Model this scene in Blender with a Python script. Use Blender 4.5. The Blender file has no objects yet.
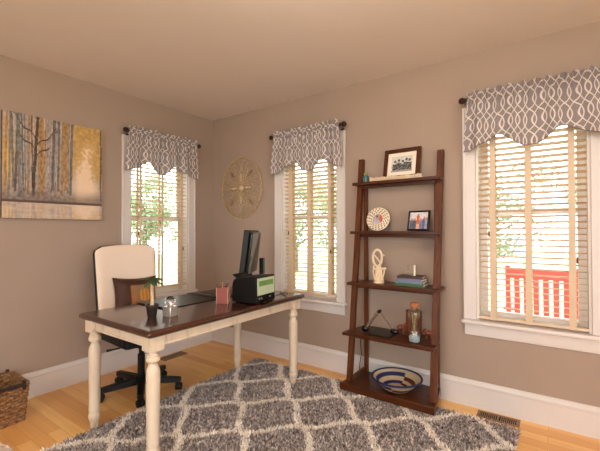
import bpy, bmesh, math, random
from mathutils import Vector, Matrix, noise as mnoise

random.seed(7)
S = bpy.context.scene
COL = S.collection
PI = math.pi

# ------------------------------------------------------------------ helpers
def lerp(a, b, t): return a + (b - a) * t
def clamp(v, a=0.0, b=1.0): return max(a, min(b, v))
def sstep(a, b, x):
    t = clamp((x - a) / (b - a)); return t * t * (3 - 2 * t)
def srgb(r, g, b):
    f = lambda c: c / 12.92 if c <= .04045 else ((c + .055) / 1.055) ** 2.4
    return (f(r / 255), f(g / 255), f(b / 255), 1.0)

class MB:
    """collects shapes, links them as one mesh object"""
    def __init__(self):
        self.v = []; self.f = []; self.c = []; self.uv = {}
    def add(self, vs, fs, cols=None):
        n = len(self.v)
        self.v += [tuple(p) for p in vs]
        self.f += [tuple(i + n for i in f) for f in fs]
        if cols is not None:
            self.c += [(0.5, .5, .5, 1)] * (n - len(self.c)) + list(cols)
        return n
    def box(self, x0, y0, z0, x1, y1, z1, M=None):
        vs = [Vector(p) for p in ((x0,y0,z0),(x1,y0,z0),(x1,y1,z0),(x0,y1,z0),(x0,y0,z1),(x1,y0,z1),(x1,y1,z1),(x0,y1,z1))]
        if M: vs = [M @ p for p in vs]
        self.add(vs, [(0,3,2,1),(4,5,6,7),(0,1,5,4),(1,2,6,5),(2,3,7,6),(3,0,4,7)])
        return self
    def lathe(self, prof, cx=0, cy=0, n=24, M=None, cap=True):
        """prof = [(r, z)] bottom to top"""
        vs = []; fs = []
        for r, z in prof:
            for k in range(n):
                a = 2 * PI * k / n
                p = Vector((cx + r * math.cos(a), cy + r * math.sin(a), z))
                vs.append(M @ p if M else p)
        for i in range(len(prof) - 1):
            for k in range(n):
                k2 = (k + 1) % n
                fs.append((i*n+k, i*n+k2, (i+1)*n+k2, (i+1)*n+k))
        if cap:
            fs.append(tuple(range(n))[::-1])
            fs.append(tuple((len(prof)-1)*n + k for k in range(n)))
        self.add(vs, fs)
        return self
    def tube(self, pts, r, n=10, closed=False):
        pts = [Vector(p) for p in pts]; m = len(pts)
        rad = r if isinstance(r, (list, tuple)) else [r] * m
        vs = []; fs = []; prev = None
        for i, p in enumerate(pts):
            if closed: t = pts[(i+1) % m] - pts[i-1]
            else: t = pts[min(i+1, m-1)] - pts[max(i-1, 0)]
            t.normalize()
            if prev is None:
                ref = Vector((0,0,1)) if abs(t.z) < .9 else Vector((1,0,0))
                u = t.cross(ref).normalized()
            else:
                u = prev - t * prev.dot(t)
                u = u.normalized() if u.length > 1e-6 else t.orthogonal().normalized()
            prev = u; w = t.cross(u)
            for k in range(n):
                a = 2 * PI * k / n
                vs.append(p + (u * math.cos(a) + w * math.sin(a)) * rad[i])
        for i in range(m if closed else m - 1):
            j = (i + 1) % m
            for k in range(n):
                k2 = (k + 1) % n
                fs.append((i*n+k, i*n+k2, j*n+k2, j*n+k))
        if not closed:
            fs.append(tuple(range(n))[::-1]); fs.append(tuple((m-1)*n+k for k in range(n)))
        self.add(vs, fs)
        return self
    def prism(self, poly, f0, f1):
        """poly = [(a,b)], f0/f1 map (a,b) to the two end faces"""
        n = len(poly)
        vs = [f0(*p) for p in poly] + [f1(*p) for p in poly]
        fs = [tuple(range(n))[::-1], tuple(range(n, 2*n))] + [(i, (i+1) % n, n+(i+1) % n, n+i) for i in range(n)]
        self.add(vs, fs)
        return self
    def bar(self, a, b, w, d, ref=(0,0,1)):
        """rectangular bar from a to b, section w x d"""
        a = Vector(a); b = Vector(b); t = (b - a).normalized()
        u = t.cross(Vector(ref))
        u = u.normalized() if u.length > 1e-5 else t.orthogonal().normalized()
        v = u.cross(t)
        vs = [p + u * sx * w/2 + v * sy * d/2 for p in (a, b) for sx, sy in ((-1,-1),(1,-1),(1,1),(-1,1))]
        self.add(vs, [(3,2,1,0),(4,5,6,7),(0,1,5,4),(1,2,6,5),(2,3,7,6),(3,0,4,7)])
        return self
    def ball(self, c, r, n=16, m=10, sc=(1,1,1)):
        vs = []; fs = []
        for i in range(m + 1):
            th = PI * i / m
            for k in range(n):
                a = 2 * PI * k / n
                vs.append((c[0] + sc[0]*r*math.sin(th)*math.cos(a), c[1] + sc[1]*r*math.sin(th)*math.sin(a), c[2] - sc[2]*r*math.cos(th)))
        for i in range(m):
            for k in range(n):
                k2 = (k+1) % n
                if i == 0: fs.append((k, (i+1)*n+k2, (i+1)*n+k))
                elif i == m-1: fs.append((i*n+k, i*n+k2, (i+1)*n+k))
                else: fs.append((i*n+k, i*n+k2, (i+1)*n+k2, (i+1)*n+k))
        self.add(vs, fs)
        return self
    def grid(self, nu, nv, fn, col=None):
        vs = []; cs = [] if col else None
        for j in range(nv + 1):
            for i in range(nu + 1):
                vs.append(fn(i/nu, j/nv))
                if col: cs.append(col(i/nu, j/nv))
        w = nu + 1
        fs = [(j*w+i, j*w+i+1, (j+1)*w+i+1, (j+1)*w+i) for j in range(nv) for i in range(nu)]
        self.add(vs, fs, cs)
        return self
    def build(self, name, mat, parent=None, bevel=0, seg=2, smooth=35, uvf=None, solid=0, subsurf=0, fixn=True):
        me = bpy.data.meshes.new(name)
        me.from_pydata(self.v, [], self.f)
        if fixn:
            bm = bmesh.new(); bm.from_mesh(me)
            bmesh.ops.recalc_face_normals(bm, faces=bm.faces)
            bm.to_mesh(me); bm.free()
        if self.c:
            cs = self.c + [(0.5,.5,.5,1)] * (len(self.v) - len(self.c))
            at = me.color_attributes.new('Col', 'FLOAT_COLOR', 'POINT')
            at.data.foreach_set('color', [x for c in cs for x in c])
        if uvf:
            uvl = me.uv_layers.new(name='UVMap')
            for l in me.loops:
                uvl.data[l.index].uv = uvf(l.vertex_index)
        if smooth:
            for pl in me.polygons: pl.use_smooth = True
            me.set_sharp_from_angle(angle=math.radians(smooth))
        o = bpy.data.objects.new(name, me); COL.objects.link(o)
        if mat: me.materials.append(mat)
        if solid:
            md = o.modifiers.new('solid', 'SOLIDIFY'); md.thickness = solid; md.offset = 0
        if bevel:
            md = o.modifiers.new('bevel', 'BEVEL'); md.width = bevel; md.segments = seg; md.limit_method = 'ANGLE'
            md.angle_limit = math.radians(40)
        if subsurf:
            md = o.modifiers.new('sub', 'SUBSURF'); md.levels = subsurf; md.render_levels = subsurf
        if parent: o.parent = parent
        return o

def tag(o, label=None, cat=None, group=None, kind=None):
    if label: o['label'] = label
    if cat: o['category'] = cat
    if group: o['group'] = group
    if kind: o['kind'] = kind
    return o
def thing(name, label, cat, loc=(0,0,0), rz=0, group=None, kind=None):
    o = bpy.data.objects.new(name, None); COL.objects.link(o)
    o.empty_display_size = .1
    o.location = loc; o.rotation_euler = (0, 0, rz)
    return tag(o, label, cat, group, kind)
def kids(o): return [c for c in bpy.data.objects if c.parent == o]
def copy_tree(o, parent=None):
    c = o.copy(); COL.objects.link(c)
    if parent: c.parent = parent
    for ch in kids(o): copy_tree(ch, c)
    return c

# ------------------------------------------------------------------ materials
class NT:
    def __init__(self, name):
        self.m = bpy.data.materials.new(name); self.m.use_nodes = True
        self.t = self.m.node_tree; self.n = self.t.nodes; self.l = self.t.links
        self.b = self.n['Principled BSDF']
    def node(self, typ, **kw):
        nd = self.n.new(typ)
        for k, v in kw.items():
            if k.startswith('_'): setattr(nd, k[1:], v)
        return nd
    def put(self, sock, val):
        if isinstance(val, bpy.types.NodeSocket): self.l.new(val, sock)
        else: sock.default_value = val
    def math(self, op, a, b=None, c=None):
        nd = self.n.new('ShaderNodeMath'); nd.operation = op
        self.put(nd.inputs[0], a)
        if b is not None: self.put(nd.inputs[1], b)
        if c is not None: self.put(nd.inputs[2], c)
        return nd.outputs[0]
    def mix(self, f, a, b, blend='MIX'):
        nd = self.n.new('ShaderNodeMix'); nd.data_type = 'RGBA'; nd.blend_type = blend
        self.put(nd.inputs[0], f); self.put(nd.inputs[6], a); self.put(nd.inputs[7], b)
        return nd.outputs[2]
    def coord(self, which='Object', scale=(1,1,1), rot=(0,0,0), loc=(0,0,0)):
        tc = self.n.new('ShaderNodeTexCoord'); mp = self.n.new('ShaderNodeMapping')
        self.l.new(tc.outputs[which], mp.inputs[0])
        mp.inputs['Scale'].default_value = scale; mp.inputs['Rotation'].default_value = rot; mp.inputs['Location'].default_value = loc
        return mp.outputs[0]
    def noise(self, vec, scale=5, detail=3, rough=.5, dist=0):
        nd = self.n.new('ShaderNodeTexNoise')
        self.l.new(vec, nd.inputs['Vector'])
        nd.inputs['Scale'].default_value = scale; nd.inputs['Detail'].default_value = detail
        nd.inputs['Roughness'].default_value = rough; nd.inputs['Distortion'].default_value = dist
        return nd.outputs[0]
    def ramp(self, f, stops):
        nd = self.n.new('ShaderNodeValToRGB'); self.l.new(f, nd.inputs[0])
        e = nd.color_ramp.elements
        while len(e) < len(stops): e.new(.5)
        for el, (p, c) in zip(e, stops): el.position = p; el.color = c
        return nd.outputs[0]
    def bump(self, h, strength=.2, dist=.01):
        nd = self.n.new('ShaderNodeBump'); self.l.new(h, nd.inputs['Height'])
        nd.inputs['Strength'].default_value = strength; nd.inputs['Distance'].default_value = dist
        self.l.new(nd.outputs[0], self.b.inputs['Normal'])
    def set(self, color=None, rough=None, metal=None, spec=None, **kw):
        if color is not None: self.put(self.b.inputs['Base Color'], color)
        if rough is not None: self.put(self.b.inputs['Roughness'], rough)
        if metal is not None: self.b.inputs['Metallic'].default_value = metal
        if spec is not None: self.b.inputs['Specular IOR Level'].default_value = spec
        for k, v in kw.items(): self.put(self.b.inputs[k], v)
        return self

def plain(name, c, rough=.5, metal=0, spec=None, var=.06, nscale=30, bump=0, **kw):
    """procedural: base colour with a little noise variation"""
    k = NT(name); v = k.coord('Object')
    n = k.noise(v, nscale, 3)
    lo = tuple(x * (1 - var) for x in c[:3]) + (1,); hi = tuple(min(1, x * (1 + var)) for x in c[:3]) + (1,)
    k.set(k.ramp(n, [(.3, lo), (.7, hi)]), rough, metal, spec, **kw)
    if bump: k.bump(n, bump, .004)
    return k.m

def wood(name, dark, light, axis=0, scale=1.0, rough=.35, spec=.5, coat=0):
    k = NT(name)
    sc = [28, 28, 28]; sc[axis] = 1.6
    v = k.coord('Object', tuple(s * scale for s in sc))
    n = k.noise(v, 1.0, 5, .6, 1.2)
    v2 = k.coord('Object', (3, 3, 3)); n2 = k.noise(v2, 1.3, 2)
    col = k.ramp(n, [(.28, dark), (.72, light)])
    col = k.mix(k.math('MULTIPLY', n2, .35), col, dark)
    k.set(col, rough, 0, spec)
    if coat: k.set(**{'Coat Weight': coat, 'Coat Roughness': .12})
    k.bump(n, .06, .002)
    return k.m

def vcol(name, rough=.6, spec=.3, bump=0, fine=None):
    k = NT(name); a = k.n.new('ShaderNodeVertexColor'); a.layer_name = 'Col'
    n = k.noise(k.coord('Object'), fine or 60, 3)
    col = k.mix(k.math('MULTIPLY', n, .18), a.outputs[0], (0, 0, 0, 1))
    k.set(col, rough, 0, spec)
    if bump: k.bump(n, bump, .003)
    return k.m

M = {}
M['wall'] = plain('wall_paint', srgb(166, 146, 131), .85, spec=.25, var=.02, nscale=3)
M['ceiling'] = plain('ceiling_paint', srgb(232, 221, 217), .9, spec=.2, var=.01, nscale=2)
M['trim'] = plain('trim_paint', srgb(218, 210, 205), .38, var=.015, nscale=6)
M['sash'] = plain('sash_paint', srgb(230, 223, 215), .45, var=.015, nscale=6)

def floor_mat():
    k = NT('oak_floor')
    v = k.coord('Object')
    br = k.n.new('ShaderNodeTexBrick'); k.l.new(v, br.inputs['Vector'])
    br.offset = .37; br.offset_frequency = 2; br.squash = 1
    br.inputs['Scale'].default_value = 1.0
    br.inputs['Brick Width'].default_value = 1.1; br.inputs['Row Height'].default_value = .082
    br.inputs['Mortar Size'].default_value = .0012; br.inputs['Mortar Smooth'].default_value = .3
    br.inputs['Bias'].default_value = 0
    br.inputs['Color1'].default_value = srgb(230, 166, 92); br.inputs['Color2'].default_value = srgb(254, 210, 132)
    br.inputs['Mortar'].default_value = srgb(176, 116, 62)
    g = k.noise(k.coord('Object', (2.2, 34, 1)), 1, 5, .6, .8)
    col = k.mix(k.ramp(g, [(.35, (.0, .0, .0, 1)), (.75, (.45, .45, .45, 1))]), br.outputs['Color'], srgb(206, 138, 72))
    b = k.noise(k.coord('Object', (.9, 9, 1)), 1, 2)
    col = k.mix(k.math('MULTIPLY', b, .35), col, srgb(252, 200, 126))
    k.set(col, .3, 0, .5)
    k.bump(br.outputs['Fac'], -.15, .002)
    return k.m
M['floor'] = floor_mat()

M['cream_paint'] = None
def cream():
    k = NT('cream_distressed_paint')
    n = k.noise(k.coord('Object', (14, 14, 3)), 1.5, 6, .65)
    col = k.ramp(n, [(.25, srgb(170, 138, 104)), (.42, srgb(218, 198, 172)), (.8, srgb(230, 212, 188))])
    k.set(col, .5)
    return k.m
M['cream_paint'] = cream()
M['desk_top'] = wood('dark_cherry_top', srgb(40, 19, 11), srgb(84, 45, 27), 1, .8, .2, .5, .5)
M['walnut'] = wood('walnut_stain', srgb(56, 24, 6), srgb(120, 64, 27), 2, 1, .42, .3)
M['walnut_x'] = wood('walnut_stain_shelf', srgb(48, 20, 5), srgb(98, 50, 21), 0, 1, .32, .35)
M['black_plastic'] = plain('black_plastic', srgb(13, 12, 12), .45, spec=.3, var=.15)
M['black_gloss'] = plain('black_gloss', srgb(10, 9, 9), .1, spec=.5, var=.1)
M['black_leather'] = plain('black_leather', srgb(20, 17, 15), .35, spec=.4, var=.2, nscale=120, bump=.1)
M['iron'] = plain('dark_iron', srgb(62, 42, 32), .45, .5, var=.2)
M['chrome'] = plain('chrome_metal', srgb(190, 185, 178), .18, 1, var=.05)
M['steel_cube'] = plain('brushed_silver', srgb(206, 198, 186), .22, .7, var=.1, nscale=50)
M['upholstery'] = plain('cream_upholstery', srgb(232, 212, 192), .7, spec=.3, var=.03, nscale=160, bump=.08)
M['bronze'] = plain('bronze_register', srgb(150, 118, 88), .45, .5, var=.15)
M['duct_shade'] = plain('painted_duct_shade', srgb(40, 30, 24), .9)
M['vcol'] = vcol('painted_picture', .65, .2, .1)
M['vcol_gloss'] = vcol('glossy_print', .25, .5)
M['gold_wire'] = plain('gilded_wire', srgb(196, 170, 126), .45, .35, var=.2, nscale=40)
M['medallion_leaf'] = plain('antique_ivory_leaf', srgb(206, 184, 150), .55, .15, var=.2, nscale=40)

M['tan_leaf'] = plain('tan_leaf', srgb(158, 128, 94), .5, .3, var=.2, nscale=40)
def glass(name, tint=(1, 1, 1, 1), rough=0.0):
    k = NT(name)
    k.set(tint, rough, 0, .5, **{'Transmission Weight': 1.0, 'IOR': 1.45})
    return k.m
M['glass'] = glass('clear_glass')
def pane():
    k = NT('window_glass')
    tr = k.n.new('ShaderNodeBsdfTransparent'); gl = k.n.new('ShaderNodeBsdfGlossy'); mx = k.n.new('ShaderNodeMixShader')
    gl.inputs['Roughness'].default_value = .02
    tr.inputs['Color'].default_value = (.95, .97, .96, 1)
    fr = k.n.new('ShaderNodeFresnel'); fr.inputs['IOR'].default_value = 1.3
    k.l.new(fr.outputs[0], mx.inputs[0])
    k.l.new(tr.outputs[0], mx.inputs[1]); k.l.new(gl.outputs[0], mx.inputs[2])
    k.l.new(mx.outputs[0], k.n['Material Output'].inputs['Surface'])
    return k.m
M['pane'] = pane()
def translucent(name, c, t=.35):
    k = NT(name)
    n = k.noise(k.coord('Object', (1, 1, 1)), 12, 2)
    col = k.ramp(n, [(.3, tuple(x * .97 for x in c[:3]) + (1,)), (.7, c)])
    k.set(col, .5)
    tl = k.n.new('ShaderNodeBsdfTranslucent'); mx = k.n.new('ShaderNodeMixShader')
    k.l.new(col, tl.inputs['Color']); mx.inputs[0].default_value = t
    k.l.new(k.b.outputs[0], mx.inputs[1]); k.l.new(tl.outputs[0], mx.inputs[2])
    k.l.new(mx.outputs[0], k.n['Material Output'].inputs['Surface'])
    return k.m
M['slat'] = translucent('ivory_slat', srgb(232, 208, 180), .12)
M['tape'] = translucent('cloth_tape', srgb(234, 212, 182), .25)
M['leaf'] = None

def trellis_fabric():
    """grey fabric with interlaced ivory ogee lines, from the cloth's own UV (metres)"""
    k = NT('trellis_fabric')
    uv = k.n.new('ShaderNodeUVMap'); sp = k.n.new('ShaderNodeSeparateXYZ'); k.l.new(uv.outputs[0], sp.inputs[0])
    u, v = sp.outputs[0], sp.outputs[1]
    P, A, Q, W = .053, .040, .28, .0043
    s = k.math('MULTIPLY', k.math('SINE', k.math('MULTIPLY', v, 2 * PI / Q)), A)
    def fam(sg):
        x = k.math('ADD', u, s) if sg > 0 else k.math('SUBTRACT', u, s)
        fr = k.math('FRACT', k.math('ADD', k.math('DIVIDE', x, P), 100.0))
        return k.math('MULTIPLY', k.math('ABSOLUTE', k.math('SUBTRACT', fr, .5)), P)
    d = k.math('MINIMUM', fam(1), fam(-1))
    m = k.math('LESS_THAN', d, W)
    n = k.noise(k.coord('UV', (260, 260, 1)), 1, 2)
    grey = k.ramp(n, [(.3, srgb(132, 122, 124)), (.7, srgb(158, 148, 148))])
    col = k.mix(m, grey, srgb(222, 212, 204))
    k.set(col, .85, 0, .2)
    tl = k.n.new('ShaderNodeBsdfTranslucent'); mx = k.n.new('ShaderNodeMixShader')
    k.l.new(col, tl.inputs['Color']); mx.inputs[0].default_value = .12
    k.l.new(k.b.outputs[0], mx.inputs[1]); k.l.new(tl.outputs[0], mx.inputs[2])
    k.l.new(mx.outputs[0], k.n['Material Output'].inputs['Surface'])
    return k.m
M['fabric'] = trellis_fabric()
M['hem'] = plain('grey_piping', srgb(112, 102, 100), .8)

def foliage(name, a, b):
    k = NT(name)
    n = k.noise(k.coord('Object'), 9, 3)
    col = k.ramp(n, [(.3, a), (.7, b)])
    k.set(col, .55)
    tl = k.n.new('ShaderNodeBsdfTranslucent'); mx = k.n.new('ShaderNodeMixShader')
    k.l.new(col, tl.inputs['Color']); mx.inputs[0].default_value = .35
    k.l.new(k.b.outputs[0], mx.inputs[1]); k.l.new(tl.outputs[0], mx.inputs[2])
    k.l.new(mx.outputs[0], k.n['Material Output'].inputs['Surface'])
    return k.m
M['tree_leaf'] = foliage('tree_leaves', srgb(128, 142, 108), srgb(176, 188, 148))
M['plant_leaf'] = foliage('plant_leaves', srgb(58, 78, 48), srgb(112, 134, 86))
M['bark'] = plain('tree_bark', srgb(120, 98, 78), .9, var=.25, nscale=12, bump=.3)
M['lawn'] = plain('lawn_grass', srgb(168, 176, 140), .9, var=.2, nscale=4)
M['porch'] = plain('porch_boards', srgb(196, 190, 182), .7, var=.08, nscale=5)
M['washed_red'] = plain('glare_washed_red', srgb(212, 92, 80), .5, var=.05)  # window glare mixed into the red as a paler base colour

# ------------------------------------------------------------------ room shell
H = 2.604; RX = 5.3; RY = -5.2; T = .16
WIN_Z0, WIN_Z1 = .64, 2.12
def wall_with_holes(name, a0, a1, holes, place, mat):
    """a along the wall, holes = [(a0,a1,z0,z1)]; place(a, d, z): d 0 inside face, T outside"""
    mb = MB()
    xs = sorted({a0, a1, *[h[0] for h in holes], *[h[1] for h in holes]})
    zs = sorted({0, H, *[h[2] for h in holes], *[h[3] for h in holes]})
    idx = {}
    def vid(i, j, d):
        key = (i, j, d)
        if key not in idx:
            idx[key] = len(mb.v); mb.v.append(tuple(place(xs[i], d * T, zs[j])))
        return idx[key]
    def hole(i, j):
        if not (0 <= i < len(xs)-1 and 0 <= j < len(zs)-1): return True
        mx, mz = (xs[i]+xs[i+1])/2, (zs[j]+zs[j+1])/2
        return any(h[0] < mx < h[1] and h[2] < mz < h[3] for h in holes)
    for i in range(len(xs)-1):
        for j in range(len(zs)-1):
            if hole(i, j): continue
            for d in (0, 1): mb.f.append(tuple(vid(*q, d) for q in ((i,j),(i+1,j),(i+1,j+1),(i,j+1))))
            for (di, dj, p, q) in ((-1,0,(i,j),(i,j+1)),(1,0,(i+1,j),(i+1,j+1)),(0,-1,(i,j),(i+1,j)),(0,1,(i,j+1),(i+1,j+1))):
                if hole(i+di, j+dj): mb.f.append((vid(*p,0), vid(*q,0), vid(*q,1), vid(*p,1)))
    o = mb.build(name, mat, smooth=0)
    return tag(o, kind='structure')

W1 = (-1.028, -.355); W2 = (1.060, 1.706); W3 = (2.871, 3.531)
wall_with_holes('wall_back', -T, RX + T, [(W2[0], W2[1], WIN_Z0, WIN_Z1), (W3[0], W3[1], WIN_Z0, WIN_Z1)], lambda a, d, z: (a, d, z), M['wall'])
wall_with_holes('wall_left', RY, 0, [(W1[0], W1[1], WIN_Z0, WIN_Z1)], lambda a, d, z: (-d, a, z), M['wall'])
wall_with_holes('wall_right', RY, 0, [(-4.3, -1.5, .5, 2.25)], lambda a, d, z: (RX + d, a, z), M['wall'])  # wide hole added for a fill light
wall_with_holes('wall_front', -T, RX + T, [(1.3, 4.3, .5, 2.25)], lambda a, d, z: (a, RY - d, z), M['wall'])  # second added hole, also for fill
tag(MB().box(-T, RY-T, -.12, RX+T, T, 0).build('floor', M['floor'], smooth=0), kind='structure')
tag(MB().box(-T, RY-T, H, RX+T, T, H+.12).build('ceiling', M['ceiling'], smooth=0), kind='structure')

def baseboard(name, length, loc, rz):
    prof = [(0,0),(-.018,0),(-.018,.150),(-.022,.155),(-.022,.168),(-.016,.178),(-.012,.190),(-.004,.193),(0,.193)]
    mb = MB(); mb.prism(prof, lambda y, z: (0, y, z), lambda y, z: (length, y, z))
    o = mb.build(name, M['trim'], smooth=30); o.location = loc; o.rotation_euler.z = rz
    return tag(o, kind='structure')
baseboard('baseboard_back', RX, (0, 0, 0), 0)
baseboard('baseboard_left', -RY, (0, RY, 0), PI/2)
baseboard('baseboard_right', -RY, (RX, 0, 0), -PI/2)
baseboard('baseboard_front', RX, (RX, RY, 0), PI)

# ------------------------------------------------------------------ windows
def window(n, w, loc, rz):
    """local x along the wall (0..w is the opening), -y into the room"""
    root = thing('window_%d' % n, None, None, loc, rz, kind='structure')
    z0, z1 = WIN_Z0, WIN_Z1; cw = .086
    mb = MB()
    for a, b in ((-cw, 0), (w, w+cw)): mb.box(a, -.02, z0, b, .0, z1)
    mb.box(-cw, -.02, z1, w+cw, 0, z1+cw)
    for a, b in ((-cw-.0, -cw+.018), (w+cw-.018, w+cw)): mb.box(a, -.028, z0, b, -.0195, z1+cw)
    mb.build('casing', M['trim'], root, bevel=.004)
    mb = MB().box(-cw-.012, -.055, z0-.028, w+cw+.012, .0, z0).box(0, -.001, z0-.028, w, .13, z0+.001)
    mb.build('stool', M['trim'], root, bevel=.008, seg=3)
    poly = [(-.002, z0-.118), (-.016, z0-.114), (-.02, z0-.1), (-.02, z0-.028), (0, z0-.028)]
    MB().prism(poly, lambda y, z: (-cw+.006, y, z), lambda y, z: (w+cw-.006, y, z)).build('apron', M['trim'], root)
    mb = MB()
    mb.box(-.001, 0, z0, .014, T, z1).box(w-.014, 0, z0, w+.001, T, z1).box(0, 0, z1-.014, w, T, z1+.001)
    mb.build('jamb', M['sash'], root)
    zc = 1.425; st = .05
    def sash(name, ya, yb, za, zb):
        m = MB()
        m.box(.014, ya, za, .014+st, yb, zb).box(w-.014-st, ya, za, w-.014, yb, zb)
        m.box(.014+st, ya, za, w-.014-st, yb, za+(.06 if za < 1 else .034)).box(.014+st, ya, zb-.036, w-.014-st, yb, zb)
        s = m.build(name, M['sash'], root, bevel=.003)
        MB().box(.06, (ya+yb)/2-.002, za+.03, w-.06, (ya+yb)/2+.002, zb-.03).build('pane', M['pane'], s, smooth=0)
    sash('lower_sash', .078, .108, z0, zc+.02)
    sash('upper_sash', .112, .142, zc-.02, z1-.014)
    return root
window(1, W1[1]-W1[0], (0, W1[0], 0), PI/2)
window(2, W2[1]-W2[0], (W2[0], 0, 0), 0)
window(3, W3[1]-W3[0], (W3[0], 0, 0), 0)
def added_window(n, w, loc, rz):
    """wide windows added in the unseen walls to house the fill lights"""
    root = thing('window_%d' % n, None, None, loc, rz, kind='structure')
    m = MB()
    for a in (0, w/3, 2*w/3, w): m.box(a-.03, .02, .5, a+.03, .12, 2.25)
    m.box(-.03, .02, .5, w+.03, .12, .56).box(-.03, .02, 2.19, w+.03, .12, 2.25)
    m.build('window_frame', M['trim'], root)
    m = MB().box(-.1, -.02, .4, 0, 0, 2.35).box(w, -.02, .4, w+.1, 0, 2.35).box(0, -.02, .4, w, 0, .5).box(0, -.02, 2.25, w, 0, 2.35)
    m.build('casing', M['trim'], root)
    return root
added_window(4, 2.8, (RX, -1.5, 0), -PI/2)  # made-up windows around the fill lights
added_window(5, 3.0, (4.3, RY, 0), PI)

# ------------------------------------------------------------------ blinds
def blind(w, loc, rz, label, tapes, zb, tilt_deg=13, tw=.019):
    root = thing('window_blind', label, 'blind', loc, rz, group='wooden slat blinds in the windows')
    g = .014; zt = 2.075
    MB().box(g, -.002, 2.06, w-g, .052, 2.104).build('headrail', M['slat'], root, bevel=.003)
    MB().box(g, -.002, zb, w-g, .050, zb+.02).build('bottom_rail', M['slat'], root, bevel=.004)
    m = MB(); z = zb + .052; yc = .025; hw = .025; tilt = math.radians(tilt_deg)
    while z < zt - .02:
        # the room side edge sits higher
        pts = [(-hw, .0), (-hw*.5, .0022), (0, .003), (hw*.5, .0022), (hw, .0)]
        top = []
        for a, b in pts:
            top.append((yc + a*math.cos(tilt) + b*math.sin(tilt), z - a*math.sin(tilt) + b*math.cos(tilt)))
        bot = [(y, zz - .003) for y, zz in top][::-1]
        m.prism(top + bot, lambda y, zz: (g+.002, y, zz), lambda y, zz: (w-g-.002, y, zz))
        z += .0405
    m.build('slats', M['slat'], root, smooth=50)
    for t in tapes:
        m = MB()
        m.box(t-tw, -.004, zb, t+tw, -.0028, 2.08)
        m.box(t-tw, .0528, zb, t+tw, .054, 2.08)
        m.build('ladder_tape', M['tape'], root, smooth=0)
    for cx, z_lo in ((.085, 1.29), (w-.07, 1.12)):
        c = MB().tube([(cx, -.008, 2.06), (cx, -.009, z_lo)], .0012, 6).build('lift_cord', M['tape'], root)
        MB().lathe([(.002, z_lo-.04), (.006, z_lo-.036), (.005, z_lo-.01), (.002, z_lo)], cx, -.009, 10).build('tassel', M['walnut'], c)
    return root
blind(W1[1]-W1[0], (0, W1[0], 0), PI/2, 'cream wooden slat blind in the left wall window behind the office chair', [.108, .35, .59], .70, 6, .012)
blind(W2[1]-W2[0], (W2[0], 0, 0), 0, 'cream wooden slat blind in the middle window, between round medallion and ladder shelf', [.105, .325, .56], .675)
blind(W3[1]-W3[0], (W3[0], 0, 0), 0, 'cream wooden slat blind in the right window, red chair seen through it', [.108, .325, .565], .65)

# ------------------------------------------------------------------ valances and rods
def valance(w, loc, rz, label, ups, seed):
    """ups = positions (0..1) of the two scallop peaks"""
    rnd = random.Random(seed)
    p1, p2 = ups; mid = (p1 + p2) / 2
    def hem(u):
        # bottom edge, from low ends up to two cusps and down to a tongue in the middle
        if u < p1: t = u / p1; s = t ** 1.6
        elif u < mid: t = (u - p1) / (mid - p1); s = .5 + .5 * math.cos(PI * min(1, t * 1.12))
        elif u < p2: t = (p2 - u) / (p2 - mid); s = .5 + .5 * math.cos(PI * min(1, t * 1.12))
        else: t = (1 - u) / (1 - p2); s = t ** 1.6
        return 1.862 + .098 * s
    ph = [rnd.uniform(0, 6.28) for _ in range(6)]
    nu, nv = 150, 26
    ztop, zrod = 2.283, 2.238
    uvs = []
    mb = MB()
    def fn(u, v):
        lo = hem(u)
        zt = ztop + .009 * math.sin(u * 70 + ph[0]) + .004 * math.sin(u * 113 + ph[1])
        z = lerp(zt, lo, v)
        d = clamp((zrod - z) / .3, 0, 1)
        fold = .017 * d * math.sin(u * 2 * PI * 4.2 + ph[2] + .8 * math.sin(u * 7)) + .010 * d * math.sin(u * 2 * PI * 7.7 + ph[3])
        gather = .011 * math.sin(u * 2 * PI * 27 + ph[4] + 1.5 * math.sin(u * 9)) * math.exp(-d * 3.0)
        base = -.105
        bulge = -.008 * math.exp(-((z - zrod) / .02) ** 2) + .008 * math.exp(-((z - zrod + .035) / .014) ** 2) - .006 * sstep(.02, .045, z - zrod)
        flare = (u - .5) * (.055 * d - .05)
        uvs.append((u * w * 1.1 + .010 * math.sin(u * 2 * PI * 4.2 + ph[2] + 1) * d + .006 * math.sin(u * 2 * PI * 13.5 + ph[4]) * (1 - d * .7), z + .006 * math.sin(u * 23 + ph[5])))
        return Vector((u * w + flare, base + fold + gather + bulge, z))
    mb.grid(nu, nv, fn)
    o = mb.build('valance', M['fabric'], None, smooth=80, uvf=lambda i: uvs[i], fixn=False)
    o.location = loc; o.rotation_euler.z = rz
    tag(o, label, 'valance', 'trellis print valances over the windows')
    # back of the rod pocket
    m = MB(); m.grid(60, 3, lambda u, v: Vector((u * w, -.070 + .003 * math.sin(u * 60), lerp(2.262, 2.206, v))))
    m.build('rod_pocket', M['hem'], o, smooth=60, fixn=False)
    edge = [Vector(fn(i / 120, 1.0)) for i in range(121)]
    MB().tube(edge, .003, 6).build('hem', M['hem'], o)
    return o
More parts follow.
